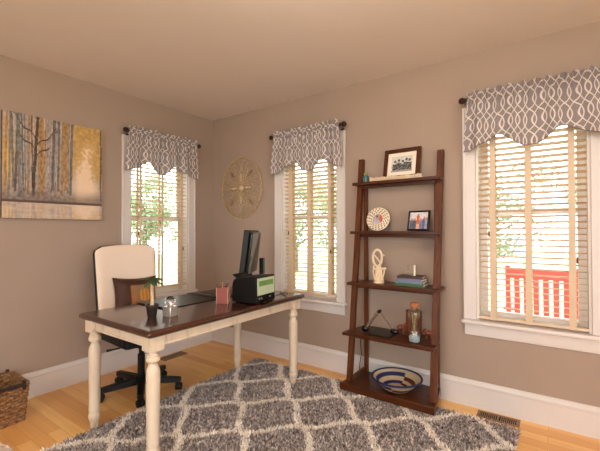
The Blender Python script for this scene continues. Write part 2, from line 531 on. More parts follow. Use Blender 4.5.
def rod(w, loc, rz, label):
    root = thing('curtain_rod', label, 'curtain rod', loc, rz, group='dark curtain rods over the windows')
    z = 2.238; y = -.088
    MB().tube([(0, y, z), (w, y, z)], .0085, 14).build('pole', M['iron'], root)
    for x, s in ((0, -1), (w, 1)):
        m = MB()
        Mx = Matrix.Translation((x, y, z)) @ Matrix.Rotation(s * PI/2, 4, 'Y') @ Matrix.Scale(.82, 4)
        m.lathe([(.011, -.004), (.015, 0), (.015, .006), (.009, .009), (.009, .013), (.017, .018), (.023, .027), (.0245, .036), (.022, .046), (.014, .055), (.006, .058)], n=18, M=Mx)
        f = m.build('finial', M['iron'], root)
        m = MB()
        for k in range(6):
            a = PI * k / 6
            m.tube([Mx @ Vector((.0262*math.cos(t)*math.cos(a), .0262*math.cos(t)*math.sin(a), .036+.0262*math.sin(t))) for t in [2*PI*i/20 for i in range(20)]], .0022, 5, closed=True)
        m.build('cage', M['iron'], f)
    for x in (.03, w-.03):
        m = MB().box(x-.012, -.006, z-.05, x+.012, 0.0, z+.03).box(x-.006, y, z-.018, x+.006, 0, z-.008)
        m.tube([(x, y+.013*math.sin(t), z-.001-.013*math.cos(t)) for t in [i*PI/8 - PI/2 for i in range(9)]], .004, 6)
        m.build('bracket', M['iron'], root)
    return root
valance(.825, (0, -1.125, 0), PI/2, 'grey trellis print valance over the left wall window', (.255, .645), 3)
valance(.80, (1.01, 0, 0), 0, 'grey trellis print valance over the middle window beside the medallion', (.335, .745), 5)
valance(.85, (2.81, 0, 0), 0, 'grey trellis print valance over the right window, largest in view', (.25, .705), 9)
rod(.785, (0, -1.09, 0), PI/2, 'dark iron curtain rod over the left wall window')
rod(.78, (1.013, 0, 0), 0, 'dark iron curtain rod over the middle window beside the medallion')
rod(.82, (2.827, 0, 0), 0, 'dark iron curtain rod over the right window, ball finial at its left end')

# ------------------------------------------------------------------ floor registers
def register(label, loc, rz, L, Wd):
    root = thing('floor_vent', label, 'vent', loc, rz, group='floor vents')
    m = MB(); b = .016
    m.box(-L/2, -Wd/2, 0, L/2, -Wd/2+b, .006).box(-L/2, Wd/2-b, 0, L/2, Wd/2, .006)
    m.box(-L/2, -Wd/2+b, 0, -L/2+b, Wd/2-b, .006).box(L/2-b, -Wd/2+b, 0, L/2, Wd/2-b, .006).box(-.006, -Wd/2+b, 0, .006, Wd/2-b, .006)
    m.build('frame', M['bronze'], root, bevel=.002)
    m = MB(); x = -L/2 + b + .006
    while x < L/2 - b:
        if abs(x) > .009: m.box(x-.0025, -Wd/2+b, .0005, x+.0025, Wd/2-b, .005)
        x += .0115
    m.build('grille', M['bronze'], root, smooth=0)
    MB().box(-L/2+.01, -Wd/2+.01, .0002, L/2-.01, Wd/2-.01, .0008).build('duct_shade_sheet', M['duct_shade'], root, smooth=0)  # flat dark sheet coloured as the shade below the grille
    return root
register('bronze floor vent beside the rug and baseboard below the right window', (3.014, -.096, 0), math.radians(1), .26, .105)
register('bronze floor vent by the left wall behind the desk', (.112, -.617, 0), PI/2, .28, .115)

# ------------------------------------------------------------------ rug
def trellis_line(x, y):
    """distance to the cream trellis lines of the rug, metres"""
    X = (x - 1.145) / .285; Y = (y + 1.253) / .2655
    m = math.floor(X); s = X - m
    Sx = s - .085 * math.sin(2 * PI * s)
    slope = (1 - .085 * 2 * PI * math.cos(2 * PI * s)) * .2655 / .285
    c = 1 / math.sqrt(1 + slope * slope)
    best = 9
    for t in (Y - m - Sx, Y - m + Sx):
        d = abs((t + 1) % 2 - 1)
        best = min(best, d * .2655 * c)
    return best
def rug():
    x0, x1, y0, y1 = .912, 3.15, -3.25, -.198
    m = MB()
    m.box(x0+.01, y0+.01, .0005, x1-.01, y1-.01, .012)
    base = m.build('area_rug', plain('rug_backing', srgb(120, 110, 104), .95), None, smooth=0)
    tag(base, 'grey shag rug with cream trellis lines under the desk and ladder shelf', 'rug')
    rnd = random.Random(11)
    vs = []; fs = []; cs = []
    cream = [srgb(252, 240, 226), srgb(255, 248, 238), srgb(246, 230, 214)]
    greys = [srgb(104, 94, 94), srgb(136, 125, 123), srgb(160, 148, 144), srgb(180, 168, 162), srgb(204, 190, 182), srgb(232, 218, 208)]
    cam = (3.37, -2.94)
    n = 0
    step = .0070
    y = y0
    while y < y1:
        dens = 1.0
        x = x0
        while x < x1:
            px, py = x + rnd.uniform(-.5, .5) * step, y + rnd.uniform(-.5, .5) * step
            x += step
            # part of the rug far behind the photographer needs fewer tufts
            if py < -2.45 and rnd.random() < .75: continue
            edge = min(px - x0, x1 - px, y1 - py)
            d = trellis_line(px, py) + rnd.gauss(0, .006)
            hsh = mnoise.noise(Vector((px*85, py*85, 3.3)))*.75 + .5
            c = cream[rnd.randrange(3)] if d < .0235 else greys[int(clamp(hsh + rnd.uniform(-.22, .22), 0, .999)*6)]
            j = rnd.uniform(.9, 1.1); c = (min(1, c[0]*j), min(1, c[1]*j), min(1, c[2]*j), 1)
            h = rnd.uniform(.013, .024); a = rnd.uniform(0, 2*PI); l = rnd.uniform(.004, .017)
            if edge < .02: l += .012
            dx, dy = math.cos(a) * l, math.sin(a) * l
            wd = rnd.uniform(.0035, .0055); b = rnd.uniform(0, PI)
            ux, uy = math.cos(b) * wd, math.sin(b) * wd
            i = len(vs)
            vs += [(px-ux, py-uy, .008), (px+ux, py+uy, .008), (px+dx*.5+ux*.8, py+dy*.5+uy*.8, .008+h*.7), (px+dx*.5-ux*.8, py+dy*.5-uy*.8, .008+h*.7), (px+dx, py+dy, .008+h)]
            fs += [(i, i+1, i+2, i+3), (i+3, i+2, i+4)]
            cs += [c] * 5
        y += step
    m = MB(); m.v = vs; m.f = fs; m.c = cs
    k = NT('shag_yarn'); at = k.n.new('ShaderNodeVertexColor'); at.layer_name = 'Col'
    k.set(at.outputs[0], .9, 0, .1)
    p = m.build('pile', k.m, base, smooth=0, fixn=False)
    p['kind'] = 'stuff'
rug()

# ------------------------------------------------------------------ desk
def desk():
    X0, X1, Y0, Y1, Z = .807, 1.610, -1.834, -.391, .76
    root = thing('writing_desk', 'cream painted desk with dark wood top and turned legs in front of the chair', 'desk', ((X0+X1)/2, (Y0+Y1)/2, 0))
    hx, hy = (X1-X0)/2, (Y1-Y0)/2
    m = MB()
    # top with an ogee edge: stack of outlines
    prof = [(-.016, -.040), (-.012, -.036), (-.004, -.032), (0, -.026), (0, -.014), (-.003, -.008), (-.008, -.004), (-.014, -.001), (-.02, 0)]
    def ring(o):
        r = .012; pts = []
        for cx, cy, a0 in ((hx, hy, 0), (-hx, hy, PI/2), (-hx, -hy, PI), (hx, -hy, 1.5*PI)):
            sx, sy = (1 if cx > 0 else -1), (1 if cy > 0 else -1)
            for k in range(4):
                a = a0 + k * PI / 6
                pts.append((cx + sx*o - sx*r + r*math.cos(a), cy + sy*o - sy*r + r*math.sin(a)))
        return pts
    n = 16; vs = []; fs = []
    for o, dz in prof:
        vs += [(px, py, Z + dz) for px, py in ring(o)]
    for i in range(len(prof)-1):
        for k in range(n): fs.append((i*n+k, i*n+(k+1) % n, (i+1)*n+(k+1) % n, (i+1)*n+k))
    fs.append(tuple(range(n))[::-1]); fs.append(tuple((len(prof)-1)*n+k for k in range(n)))
    m.add(vs, fs)
    m.build('tabletop', M['desk_top'], root, smooth=40)
    lx, ly = hx - .03 - .0425, hy - .03 - .0425
    zt, za = Z-.040, .662
    s = .0425
    for (xa, ya, xb, yb) in ((-lx+s, ly+s-.036, lx-s, ly+s-.014), (-lx+s, -ly-s+.014, lx-s, -ly-s+.036), (lx+s-.036, -ly+s, lx+s-.014, ly-s), (-lx-s+.014, -ly+s, -lx-s+.036, ly-s)):
        a = MB().box(xa, ya, za, xb, yb, zt).build('apron', M['cream_paint'], root, bevel=.003)
        e = .004
        MB().box(xa-(e if xb-xa < .1 else 0), ya-(e if yb-ya < .1 else 0), za-.006, xb+(e if xb-xa < .1 else 0), yb+(e if yb-ya < .1 else 0), za+.008).build('moulding', M['cream_paint'], a, bevel=.003)
    for sx in (-1, 1):
        for sy in (-1, 1):
            cx, cy = sx*lx, sy*ly
            m = MB()
            m.box(cx-s, cy-s, .637, cx+s, cy+s, zt)
            prof = [(.021,0),(.024,.02),(.0275,.05),(.0285,.054),(.026,.057),(.031,.064),(.0365,.080),(.037,.092),(.034,.104),(.0305,.112),(.031,.118),(.034,.124),(.0345,.13),(.033,.136),(.0345,.25),(.037,.42),(.0378,.490),(.0368,.522),(.033,.538),(.027,.548),(.0245,.558),(.0245,.570),(.030,.574),(.0365,.582),(.038,.592),(.036,.602),(.031,.606),(.0335,.610),(.0335,.615),(.026,.620),(.026,.630),(.033,.634),(.033,.638)]
            m.lathe(prof, cx, cy, 28)
            m.build('leg', M['cream_paint'], root, bevel=.0025, smooth=24)
desk()

# ------------------------------------------------------------------ office chair
def slab_back(mb_front, mb_back, hw, z0, z1, xf, th, bow, lean):
    """upholstered chair back: front cushion and rear shell; x forward"""
    def half(z):
        t = (z - z0) / (z1 - z0)
        w = hw * (0.93 + .07 * t)
        return w
    def outline(s, t):
        z = z0 + (z1 - z0) * t
        return z
    nu, nv = 22, 26
    def pt(u, v, front):
        # u -1..1 across, v 0..1 up; squircle corner at the top
        r = .055
        z = lerp(z0, z1, v); w = half(z)
        top = z1 - z
        if top < r: w -= r - math.sqrt(max(0, r*r - (r-top)**2))
        y = u * w
        crown = .012 * (1 - u*u) * sstep(.8, 1, v)
        x = xf + bow * u * u - lean * (v - .5) * (z1 - z0)
        e = min(1 - abs(u), (1 - v) * 2.2, v * 2.2 + .25)
        puff = th * .5 * (1 - (1 - clamp(e / .22)) ** 2) ** .5
        return Vector((x + (puff if front else -puff * .8), y, z + crown))
    mb_front.grid(nu*2, nv, lambda a, b: pt(a*2-1, b, True))
    mb_back.grid(nu*2, nv, lambda a, b: pt(a*2-1, b, False) - Vector((.012, 0, .004)))
def office_chair():
    cx, cy = .603, -1.268
    root = thing('office_chair', 'cream upholstered swivel office chair with black base behind the desk', 'chair', (cx, cy, 0), math.radians(-4))
    f, b = MB(), MB()
    slab_back(f, b, .259, .52, 1.162, -.252, .055, .025, .1)
    f.build('back_cushion', M['upholstery'], root, smooth=70, fixn=False)
    b.build('back_shell', M['black_leather'], root, smooth=70, solid=.022, fixn=False)
    # seat: rounded cushion on a dark pan
    m = MB()
    def seat_ring(o, z, r=.07):
        pts = []
        for sx, sy, a0 in ((1,1,0),(-1,1,PI/2),(-1,-1,PI),(1,-1,1.5*PI)):
            for k in range(6):
                a = a0 + k*PI/10
                pts.append((sx*(.235+o-r) + r*math.cos(a), sy*(.238+o-r) + r*math.sin(a), z))
        return pts
    prof = [(-.01,.505),(0,.515),(.006,.53),(.004,.55),(-.01,.565),(-.04,.575),(-.1,.58)]
    vs = []; fs = []; n = 24
    for o, z in prof: vs += seat_ring(o, z)
    for i in range(len(prof)-1):
        for k in range(n): fs.append((i*n+k, i*n+(k+1)%n, (i+1)*n+(k+1)%n, (i+1)*n+k))
    fs.append(tuple(range(n))[::-1]); fs.append(tuple((len(prof)-1)*n+k for k in range(n)))
    m.add(vs, fs); m.build('seat_cushion', M['upholstery'], root, smooth=60)
    m = MB(); vs = seat_ring(-.012, .428, .03) + seat_ring(-.002, .44, .03) + seat_ring(-.004, .505, .03)
    fs = [tuple(range(n))[::-1], tuple(2*n+k for k in range(n))]
    for i in range(2):
        for k in range(n): fs.append((i*n+k, i*n+(k+1)%n, (i+1)*n+(k+1)%n, (i+1)*n+k))
    m.add(vs, fs); m.build('seat_pan', M['black_plastic'], root, smooth=40)
    # bracket between seat and back
    m = MB(); m.bar((-.1, 0, .42), (-.27, 0, .44), .09, .02).bar((-.27, 0, .43), (-.275, 0, .66), .09, .02, (1,0,0))
    m.build('back_bracket', M['black_plastic'], root, bevel=.004)
    MB().box(-.12, -.09, .385, .12, .09, .43).build('tilt_mechanism', M['black_plastic'], root, bevel=.008)
    m = MB().tube([(.03, -.06, .405), (.05, -.17, .402), (.02, -.235, .395), (.0, -.27, .39)], [.006, .006, .007, .011], 8)
    m.build('lever', M['black_plastic'], root)
    m = MB().lathe([(.034, .10), (.034, .13), (.028, .135), (.028, .30), (.019, .305), (.019, .39)], n=20)
    m.build('gas_column', M['black_plastic'], root)
    MB().lathe([(.05, .075), (.055, .085), (.055, .115), (.04, .128)], n=20).build('hub', M['black_plastic'], root)
    for k in range(5):
        a = math.radians(-100 + 72*k)
        d = Vector((math.cos(a), math.sin(a), 0)); side = Vector((-d.y, d.x, 0))
        m = MB(); R = .298
        secs = [(.03, .032, .068, .122), (.12, .030, .068, .116), (R-.01, .025, .066, .104), (R+.016, .021, .066, .100)]
        vs = []; fs = []
        for r, w, za, zb in secs:
            for sw, z in ((-1, za), (1, za), (.8, zb), (-.8, zb)):
                vs.append(d*r + side*w*sw + Vector((0, 0, z)))
        for i in range(3):
            for q in range(4): fs.append((i*4+q, i*4+(q+1)%4, (i+1)*4+(q+1)%4, (i+1)*4+q))
        fs += [(3,2,1,0), (12,13,14,15)]
        m.add(vs, fs)
        leg = m.build('base_leg', M['black_plastic'], root, bevel=.004)
        m = MB(); c = d * (R-.002)
        ca = a + 1.1 + k
        ax = Vector((math.cos(ca), math.sin(ca), 0))
        Mx0 = Matrix.Translation(c + Vector((0,0,.0295)))
        rot = ax.to_track_quat('Z', 'Y').to_matrix().to_4x4()
        for s in (-1, 1):
            m.lathe([(.022, -.011), (.0285, -.009), (.0285, .009), (.022, .011)], n=18, M=Mx0 @ Matrix.Translation(ax*.014*s) @ rot)
        m.lathe([(.008, .03), (.008, .08)], c.x, c.y, 10)
        m.lathe([(.021, .045), (.019, .056), (.01, .06)], c.x, c.y, 12)
        m.build('caster', M['black_plastic'], leg)
office_chair()

def pillow():
    w, h = .37, .31
    def col(u, v):
        x, z = u, v
        n = mnoise.noise(Vector((x*5, z*5, 0)))
        brown = (.062+.02*n, .020+.007*n, .010, 1)
        if .30 < x < .97 and .07 < z < .80:
            p = (.24+.06*n, .155+.04*n, .08, 1)
            if .30 < x < .46: p = (.34+.06*n, .15, .055, 1)
            dx, dz = (x-.66)/.135, (z-.50)/.2
            if dx*dx + dz*dz < 1:
                st = .8+.2*math.cos(dx*9)
                p = (.66*st, .29*st, .06*st, 1)
            if abs(x-.67) < .02 and .70 < z < .77: p = (.09,.10,.03,1)
            return p
        return brown
    m = MB()
    def pt(u, v, s):
        a, b = u*2-1, v*2-1
        # corners pull out, edges pull in
        X = a * (1 - .05*(1-a*a) - .10*(1-b*b)) * w/2
        Zz = b * (1 - .12*(1-a*a)) * h/2 * 1.06
        t = max(0, (1-a**4)*(1-b**4)) ** .55 * .055
        t *= 1 + .12*mnoise.noise(Vector((u*4, v*4, s)))
        return Vector((X, -s*t, Zz + h/2))
    m.grid(40, 36, lambda u, v: pt(u, v, 1), col)
    m.grid(40, 36, lambda u, v: pt(u, v, -1), lambda u, v: (.07, .026, .014, 1))
    k = NT('pillow_leather'); at = k.n.new('ShaderNodeVertexColor'); at.layer_name = 'Col'
    n = k.noise(k.coord('Object'), 40, 4)
    k.set(k.mix(k.math('MULTIPLY', n, .25), at.outputs[0], (.02,.01,.006,1)), .5, 0, .25); k.bump(n, .15, .004)
    o = m.build('throw_pillow', k.m, None, smooth=70)
    # front faces +x, slightly turned to the photographer, leaning on the chair back
    o.location = (.484, -1.235, .594)
    o.rotation_euler = (math.radians(-13), math.radians(2), math.radians(82))
    tag(o, 'brown leather throw pillow with a pumpkin patch leaning on the cream chair', 'pillow')
    mb = MB()
pillow()

# ------------------------------------------------------------------ things on the desk
DZ = .7602
def desk_things():
    # blotter pad with side rails and a second folder behind it
    root = thing('desk_pad', 'black leather desk pad lying on the desk in front of the chair', 'desk pad', (1.01, -1.19, DZ))
    MB().box(-.185, -.235, 0, .185, .235, .006).build('sheet', M['black_leather'], root, bevel=.002)
    for s in (-1, 1):
        MB().box(-.185, s*.225-.03, .0062, .185, s*.225+.03, .0115).build('side_panel', M['black_leather'], root, bevel=.002)
    root = thing('portfolio_folder', 'black portfolio folder lying beside the desk pad, toward the printer', 'folder', (1.02, -.80, DZ), math.radians(-3))
    MB().box(-.16, -.12, 0, .16, .12, .004).build('back_cover', M['black_leather'], root, bevel=.001)
    MB().box(-.155, -.115, .0042, .155, .115, .009).build('paper', plain('paper_white', srgb(225,220,210), .8), root)
    MB().box(-.16, -.12, .0092, .16, .12, .013).build('front_cover', M['black_gloss'], root, bevel=.001)
    # plant
    root = thing('potted_plant', 'small dark pot with a thick stemmed leafy plant on the desk', 'plant', (1.318, -1.629, DZ))
    MB().lathe([(.024, 0), (.026, .003), (.037, .070), (.040, .072), (.040, .082), (.034, .082), (.032, .074), (.02, .070)], n=24).build('pot', plain('dark_ceramic', srgb(40, 32, 28), .35, var=.2), root)
    MB().lathe([(.001, .076), (.033, .0765), (.033, .071), (.001, .071)], n=20).build('soil', plain('potting_soil', srgb(44, 32, 24), .95, var=.3, nscale=200), root)
    m = MB().tube([(0,0,.072), (.002,.001,.11), (-.001,0,.165), (.001,0,.216)], [.0125, .0105, .0095, .009], 12)
    m.build('stem', plain('pale_bark', srgb(206, 178, 138), .7, var=.15, nscale=80), root)
    rnd = random.Random(4)
    for k in range(22):
        a = k * 2.4 + rnd.uniform(-.3, .3); up = rnd.uniform(-.1, 1.0); L = rnd.uniform(.058, .088)
        m = MB(); d = Vector((math.cos(a), math.sin(a), 0)); sd = Vector((-d.y, d.x, 0))
        def lf(u, v, d=d, sd=sd, up=up, L=L):
            w = .012 * math.sin(PI * clamp(v*.93+.05)) ** .8
            p = d * L * v * math.cos(up*.8) + Vector((0,0, L*v*math.sin(up) - .35*L*v*v*1.1)) + sd * (u-.5) * 2 * w
            p.z += .004 * abs(u-.5) * 2 + .220
            return p
        m.grid(4, 8, lf)
        m.build('leaf', M['plant_leaf'], root, smooth=80, solid=.0015, fixn=False)
    # crystal ball on silver cube
    root = thing('silver_cube', 'silver cube stand under a crystal ball on the desk', 'paperweight', (1.376, -1.540, DZ), math.radians(10))
    MB().box(-.033, -.033, 0, .033, .033, .062).build('block', M['steel_cube'], root, bevel=.003)
    MB().lathe([(.017, .0615), (.018, .066), (.013, .066), (.012, .0615)], n=20).build('ring', M['chrome'], root)
    o = MB().ball((0,0,0), .033, 28, 18).build('crystal_ball', M['glass'], None, smooth=80)
    o.location = (1.376, -1.540, DZ + .0925)
    tag(o, 'clear crystal ball resting on the silver cube on the desk', 'crystal ball')
    # pencil cup
    root = thing('pencil_cup', 'square rust red pencil cup standing beside the black printer', 'pencil cup', (1.335, -1.062, DZ), math.radians(38))
    m = MB(); s, h, t = .041, .118, .004
    m.box(-s,-s,0,s,s,.006).box(-s,-s,.006,-s+t,s,h).box(s-t,-s,.006,s,s,h).box(-s+t,-s,.006,s-t,-s+t,h).box(-s+t,s-t,.006,s-t,s,h)
    m.build('cup', plain('rust_red_lacquer', srgb(138, 64, 48), .4, var=.08), root, bevel=.0015)
    ct = plain('cream_corner', srgb(216, 170, 140), .5)
    for sx in (-1,1):
        for sy in (-1,1): MB().box(sx*s-.002, sy*s-.002, 0, sx*s+.002, sy*s+.002, h+.001).build('corner_trim', ct, root)
    cols = [(srgb(24,22,24), 'black ballpoint pen in the pencil cup'), (srgb(196,150,60), 'yellow pencil in the pencil cup'), (srgb(40,50,110), 'blue pen in the pencil cup'),
            (srgb(60,60,60), 'grey marker in the pencil cup'), (srgb(150,40,40), 'dark red pen in the pencil cup')]
    spots = [(-.02,-.02,-.15,-.1), (.018,-.016,.1,-.15), (0,.018,.02,.16), (-.018,.012,-.12,.12), (.02,.02,.12,.08)]
    for (c, lb), (x, y, tx, ty) in zip(cols, spots):
        pn = thing('pen', lb, 'pen', (1.335 + x*.6, -1.062 + y*.6, DZ + .009), 0, 'pens in the pencil cup')
        L = .140 + .010*(x > 0)
        a = Vector((0,0,0)); b = Vector((tx*.16, ty*.16, L)); d = (b-a)
        MB().tube([a, a+d*.97], .0036, 10).build('barrel', plain('pen_body', c, .35), pn)
        MB().tube([a+d*.97, a+d*1.02], [.0034, .0015], 8).build('cap', M['chrome'], pn)
    # printer: dark box with rounded back top and a window reflection painted on its +x front
    root = thing('printer', 'small black printer with a pale green reflection painted on its front, on the desk end', 'printer', (1.475, -.875, DZ), math.radians(6))
    prof = [(-.118,.006),(-.118,.120),(-.112,.150),(-.098,.172),(-.078,.183),(.06,.198),(.100,.198),(.104,.190),(.108,.100),(.108,.006)]
    MB().prism(prof, lambda x, z: (x, -.12, z), lambda x, z: (x, .12, z)).build('body', M['black_plastic'], root, bevel=.004)
    MB().box(.105, -.108, .062, .1105, .108, .186).build('front_panel', plain('painted_reflection', srgb(190, 204, 170), .08, var=.05, nscale=8), root, bevel=.002)
    MB().box(.1055, -.09, .128, .112, .09, .166).build('reflection_band', plain('painted_green_band', srgb(112, 148, 88), .2), root, bevel=.001)  # darker green band of the painted reflection
    MB().box(.108, -.07, .008, .135, .02, .020).build('output_tray', M['black_gloss'], root, bevel=.002)
    for k, yy in enumerate((-.085, -.06, .05)):
        MB().box(.1085, yy-.009, .030, .1125, yy+.009, .045).build('button', M['chrome'], root, bevel=.001)
    MB().bar((-.100, 0, .172), (-.150, 0, .200), .008, .15, (0,1,0)).build('paper_tray', M['black_plastic'], root, bevel=.001)
    for x in (-.09, .09):
        for y in (-.1, .1): MB().lathe([(.008, 0), (.008, .007)], x, y, 10).build('foot', M['black_plastic'], root)
    # monitor seen edge-on
    root = thing('computer_monitor', 'black computer monitor seen from the side, standing behind the printer', 'monitor', (1.118, -.600, DZ), math.radians(122))
    # local: +x across the screen, screen faces +y ... leaning back
    tilt = math.radians(7)
    R = Matrix.Translation((0, 0, .155)) @ Matrix.Rotation(tilt, 4, 'X')
    def B(m, *a): m.box(*a, M=R); return m
    B(MB(), -.22, -.034, 0, .22, .014, .385).build('bezel', M['black_plastic'], root, bevel=.006)
    B(MB(), -.205, .0142, .02, .205, .0155, .37).build('screen', M['black_gloss'], root)
    B(MB(), -.205, -.062, .012, .205, -.0345, .372).build('rear_shell', plain('grey_green_gloss', srgb(34, 38, 28), .08), root, bevel=.016, seg=4)
    MB().lathe([(.062, 0), (.062, .008), (.055, .012), (.03, .014)], 0, -.03, 28).build('base', M['black_gloss'], root)
    MB().bar((0, -.03, .012), (0, -.050, .22), .07, .022, (0,1,0)).build('stand', M['black_plastic'], root, bevel=.004)
    # dark speaker-like box standing behind
    root = thing('external_drive', 'narrow black upright device with a red strip behind the monitor', 'device', (1.205, -.480, DZ), math.radians(20))
    MB().box(-.020, -.022, 0, .020, .022, .29).build('case', M['black_plastic'], root, bevel=.005)
    MB().box(.0202, -.020, .10, .0215, .020, .15).build('front_strip', plain('red_plastic', srgb(190, 40, 34), .35), root)
    cb = MB().tube([(1.60-.09, -.70, DZ+.006), (1.56, -.66, DZ+.03), (1.585, -.63, DZ+.045), (1.57, -.58, DZ+.02), (1.50, -.53, DZ+.004), (1.40, -.47, DZ+.004)], .003, 8).build('power_cord', M['black_plastic'], None)
    tag(cb, 'black looped cord lying on the desk beside the printer', 'cord')
desk_things()

# ------------------------------------------------------------------ ladder shelf
XL, XR = 1.930, 2.662
SH = [(1.700, -.145), (1.288, -.190), (.868, -.246), (.474, -.330)]
RUG = .03
def pf(z): return -.300 + .133 * (z - .03)         # front face of the leaning posts
def ladder():
    root = thing('ladder_shelf', 'dark walnut five tier ladder bookcase against the back wall', 'bookcase', (0, 0, 0))
    for xa, xb in ((1.946, 1.988), (2.608, 2.654)):
        m = MB()
        z0, z1 = RUG, 1.912; d = .042
        m.prism([(pf(z0), z0), (pf(z0)+d, z0), (pf(z1)+d, z1), (pf(z1), z1)], lambda y, z: (xa, y, z), lambda y, z: (xb, y, z))
        m.build('front_post', M['walnut'], root, bevel=.003)
    for xa, xb in ((1.992, 2.022), (2.584, 2.614)):
        MB().box(xa, -.056, RUG, xb, -.026, 1.70).build('rear_post', M['walnut'], root, bevel=.002)
    for xa, xb in ((1.985, 2.008), (2.590, 2.611)):
        MB().box(xa, -.27, .100, xb, -.05, .122).build('side_rail', M['walnut'], root, bevel=.002)
    for z, y in SH:
        poly = [(XL, y), (XR-.010, y), (2.654, y+.10), (2.618, -.026), (1.984, -.026), (XL+.012, y+.10)]
        if .8 < z < .9: poly[2:4] = [(2.666, y+.10), (2.666, -.05), (2.618, -.026)]
        MB().prism(poly, lambda a, b: (a, b, z-.024), lambda a, b: (a, b, z)).build('shelf', M['walnut_x'], root, bevel=.002)
        MB().box(1.99, max(y+.05, -.12) if z > 1.6 else y+.07, z-.05, 2.606, (max(y+.05, -.12) if z > 1.6 else y+.07)+.016, z-.0245).build('shelf_rail', M['walnut_x'], root)
    poly = [(XL, -.370), (XR, -.370), (2.650, -.26), (2.618, -.026), (1.984, -.026), (XL+.012, -.26)]
    m = MB().prism(poly, lambda a, b: (a, b, RUG), lambda a, b: (a, b, RUG+.052))
    m.build('base_shelf', M['walnut_x'], root, bevel=.003)
ladder()
S5 = RUG + .052

def picture_mesh(m, w, h, fn, nu, nv):
    m.grid(nu, nv, lambda u, v: Vector(((u-.5)*w, 0, v*h)), fn)
def framed(name, label, cat, loc, rz, lean, w, h, border, frame_mat, mat_w, fn, stand=True):
    root = thing(name, label, cat, loc, rz)
    R = Matrix.Rotation(-lean, 4, 'X')
    m = MB()
    for a in ((-w/2, 0, -w/2+border, h), (w/2-border, 0, w/2, h), (-w/2+border, 0, w/2-border, border), (-w/2+border, h-border, w/2-border, h)):
        m.box(a[0], -.02, a[1], a[2], 0, a[3], M=R)
    m.build('frame', frame_mat, root, bevel=.003)
    b = border
    if mat_w:
        m = MB(); m.box(-w/2+b-.002, -.0115, b-.002, w/2-b+.002, -.010, h-b+.002, M=R); m.build('mat_board', plain('mat_board', srgb(238, 226, 208), .9, var=.02), root)
        b += mat_w
    m = MB(); m.grid(56, 44, lambda u, v: R @ Vector(((u-.5)*(w-2*b), -.0122, b + v*(h-2*b))), fn)
    m.build('photograph', M['vcol_gloss'], root, smooth=0, fixn=False)
    MB().box(-w/2+.004, -.009, .004, w/2-.004, .002, h-.004, M=R).build('backing', plain('backing_board', srgb(60, 44, 34), .9), root)
    if stand:
        top = R @ Vector((0, .002, h*.6))
        MB().bar(top, (0, min(top.y + .05, h*.25), .004), .03, .004, (0,1,0)).build('easel', M['black_plastic'], root)
    return root

def bw_photo(u, v):
    n = mnoise.noise(Vector((u*9, v*9, 1))) ; n2 = mnoise.noise(Vector((u*22, v*22, 4)))
    g = .72 + .1*n
    # seated rows of people in dark clothes with pale faces
    for cx, cy, r in ((.18,.45,.16),(.36,.52,.17),(.55,.44,.16),(.72,.55,.17),(.87,.5,.14)):
        if abs(u-cx) < r*.75 and v < cy + .06: g = .07 + .12*max(0, n2)
        if (u-cx)**2 + ((v-cy-.17)*.8)**2 < .0058: g = .5 + .2*n
        if (u-cx)**2 + ((v-cy-.23)*.8)**2 < .0040: g = .10
    g = clamp(g + .55*n2*(v < .85), .02, .9)
    if v < .12: g = .35 + .25*n2
    return (g, g*.97, g*.92, 1)
def group_photo(u, v):
    n = mnoise.noise(Vector((u*6, v*6, 2)))
    c = Vector((.75, .70, .72)) if v > .55 else Vector((.35, .36, .42))
    c = c * (1 + .15*n)
    for cx, top, col in ((.12,.5,(.12,.14,.2)),(.28,.52,(.10,.12,.16)),(.46,.78,(.62,.14,.04)),(.64,.5,(.2,.2,.36)),(.80,.6,(.10,.13,.26)),(.93,.55,(.4,.36,.5))):
        if abs(u-cx) < .085 and v < top: c = Vector(col) * (1 + .3*n)
        if (u-cx)**2 + ((v-top-.06)*.8)**2 < .0036: c = Vector((.48, .28, .18))
    if .40 < u < .55 and v < .30: c = Vector((.85, .45, .28))
    return (clamp(c.x), clamp(c.y), clamp(c.z), 1)
def round_photo(u, v):
    n = mnoise.noise(Vector((u*5, v*5, 7)))
    c = Vector((.42, .42, .46)) * (1 + .3*n)
    if (u-.44)**2 + (v-.62)**2 < .025: c = Vector((.42, .28, .22))
    if (u-.44)**2 + (v-.76)**2 < .012: c = Vector((.10, .08, .07))
    if u > .62: c = Vector((.62, .13, .09)) * (1 + .2*n)
    if v < .32 and u < .75: c = Vector((.50, .48, .58)) * (1 + .2*n)
    return (clamp(c.x), clamp(c.y), clamp(c.z), 1)

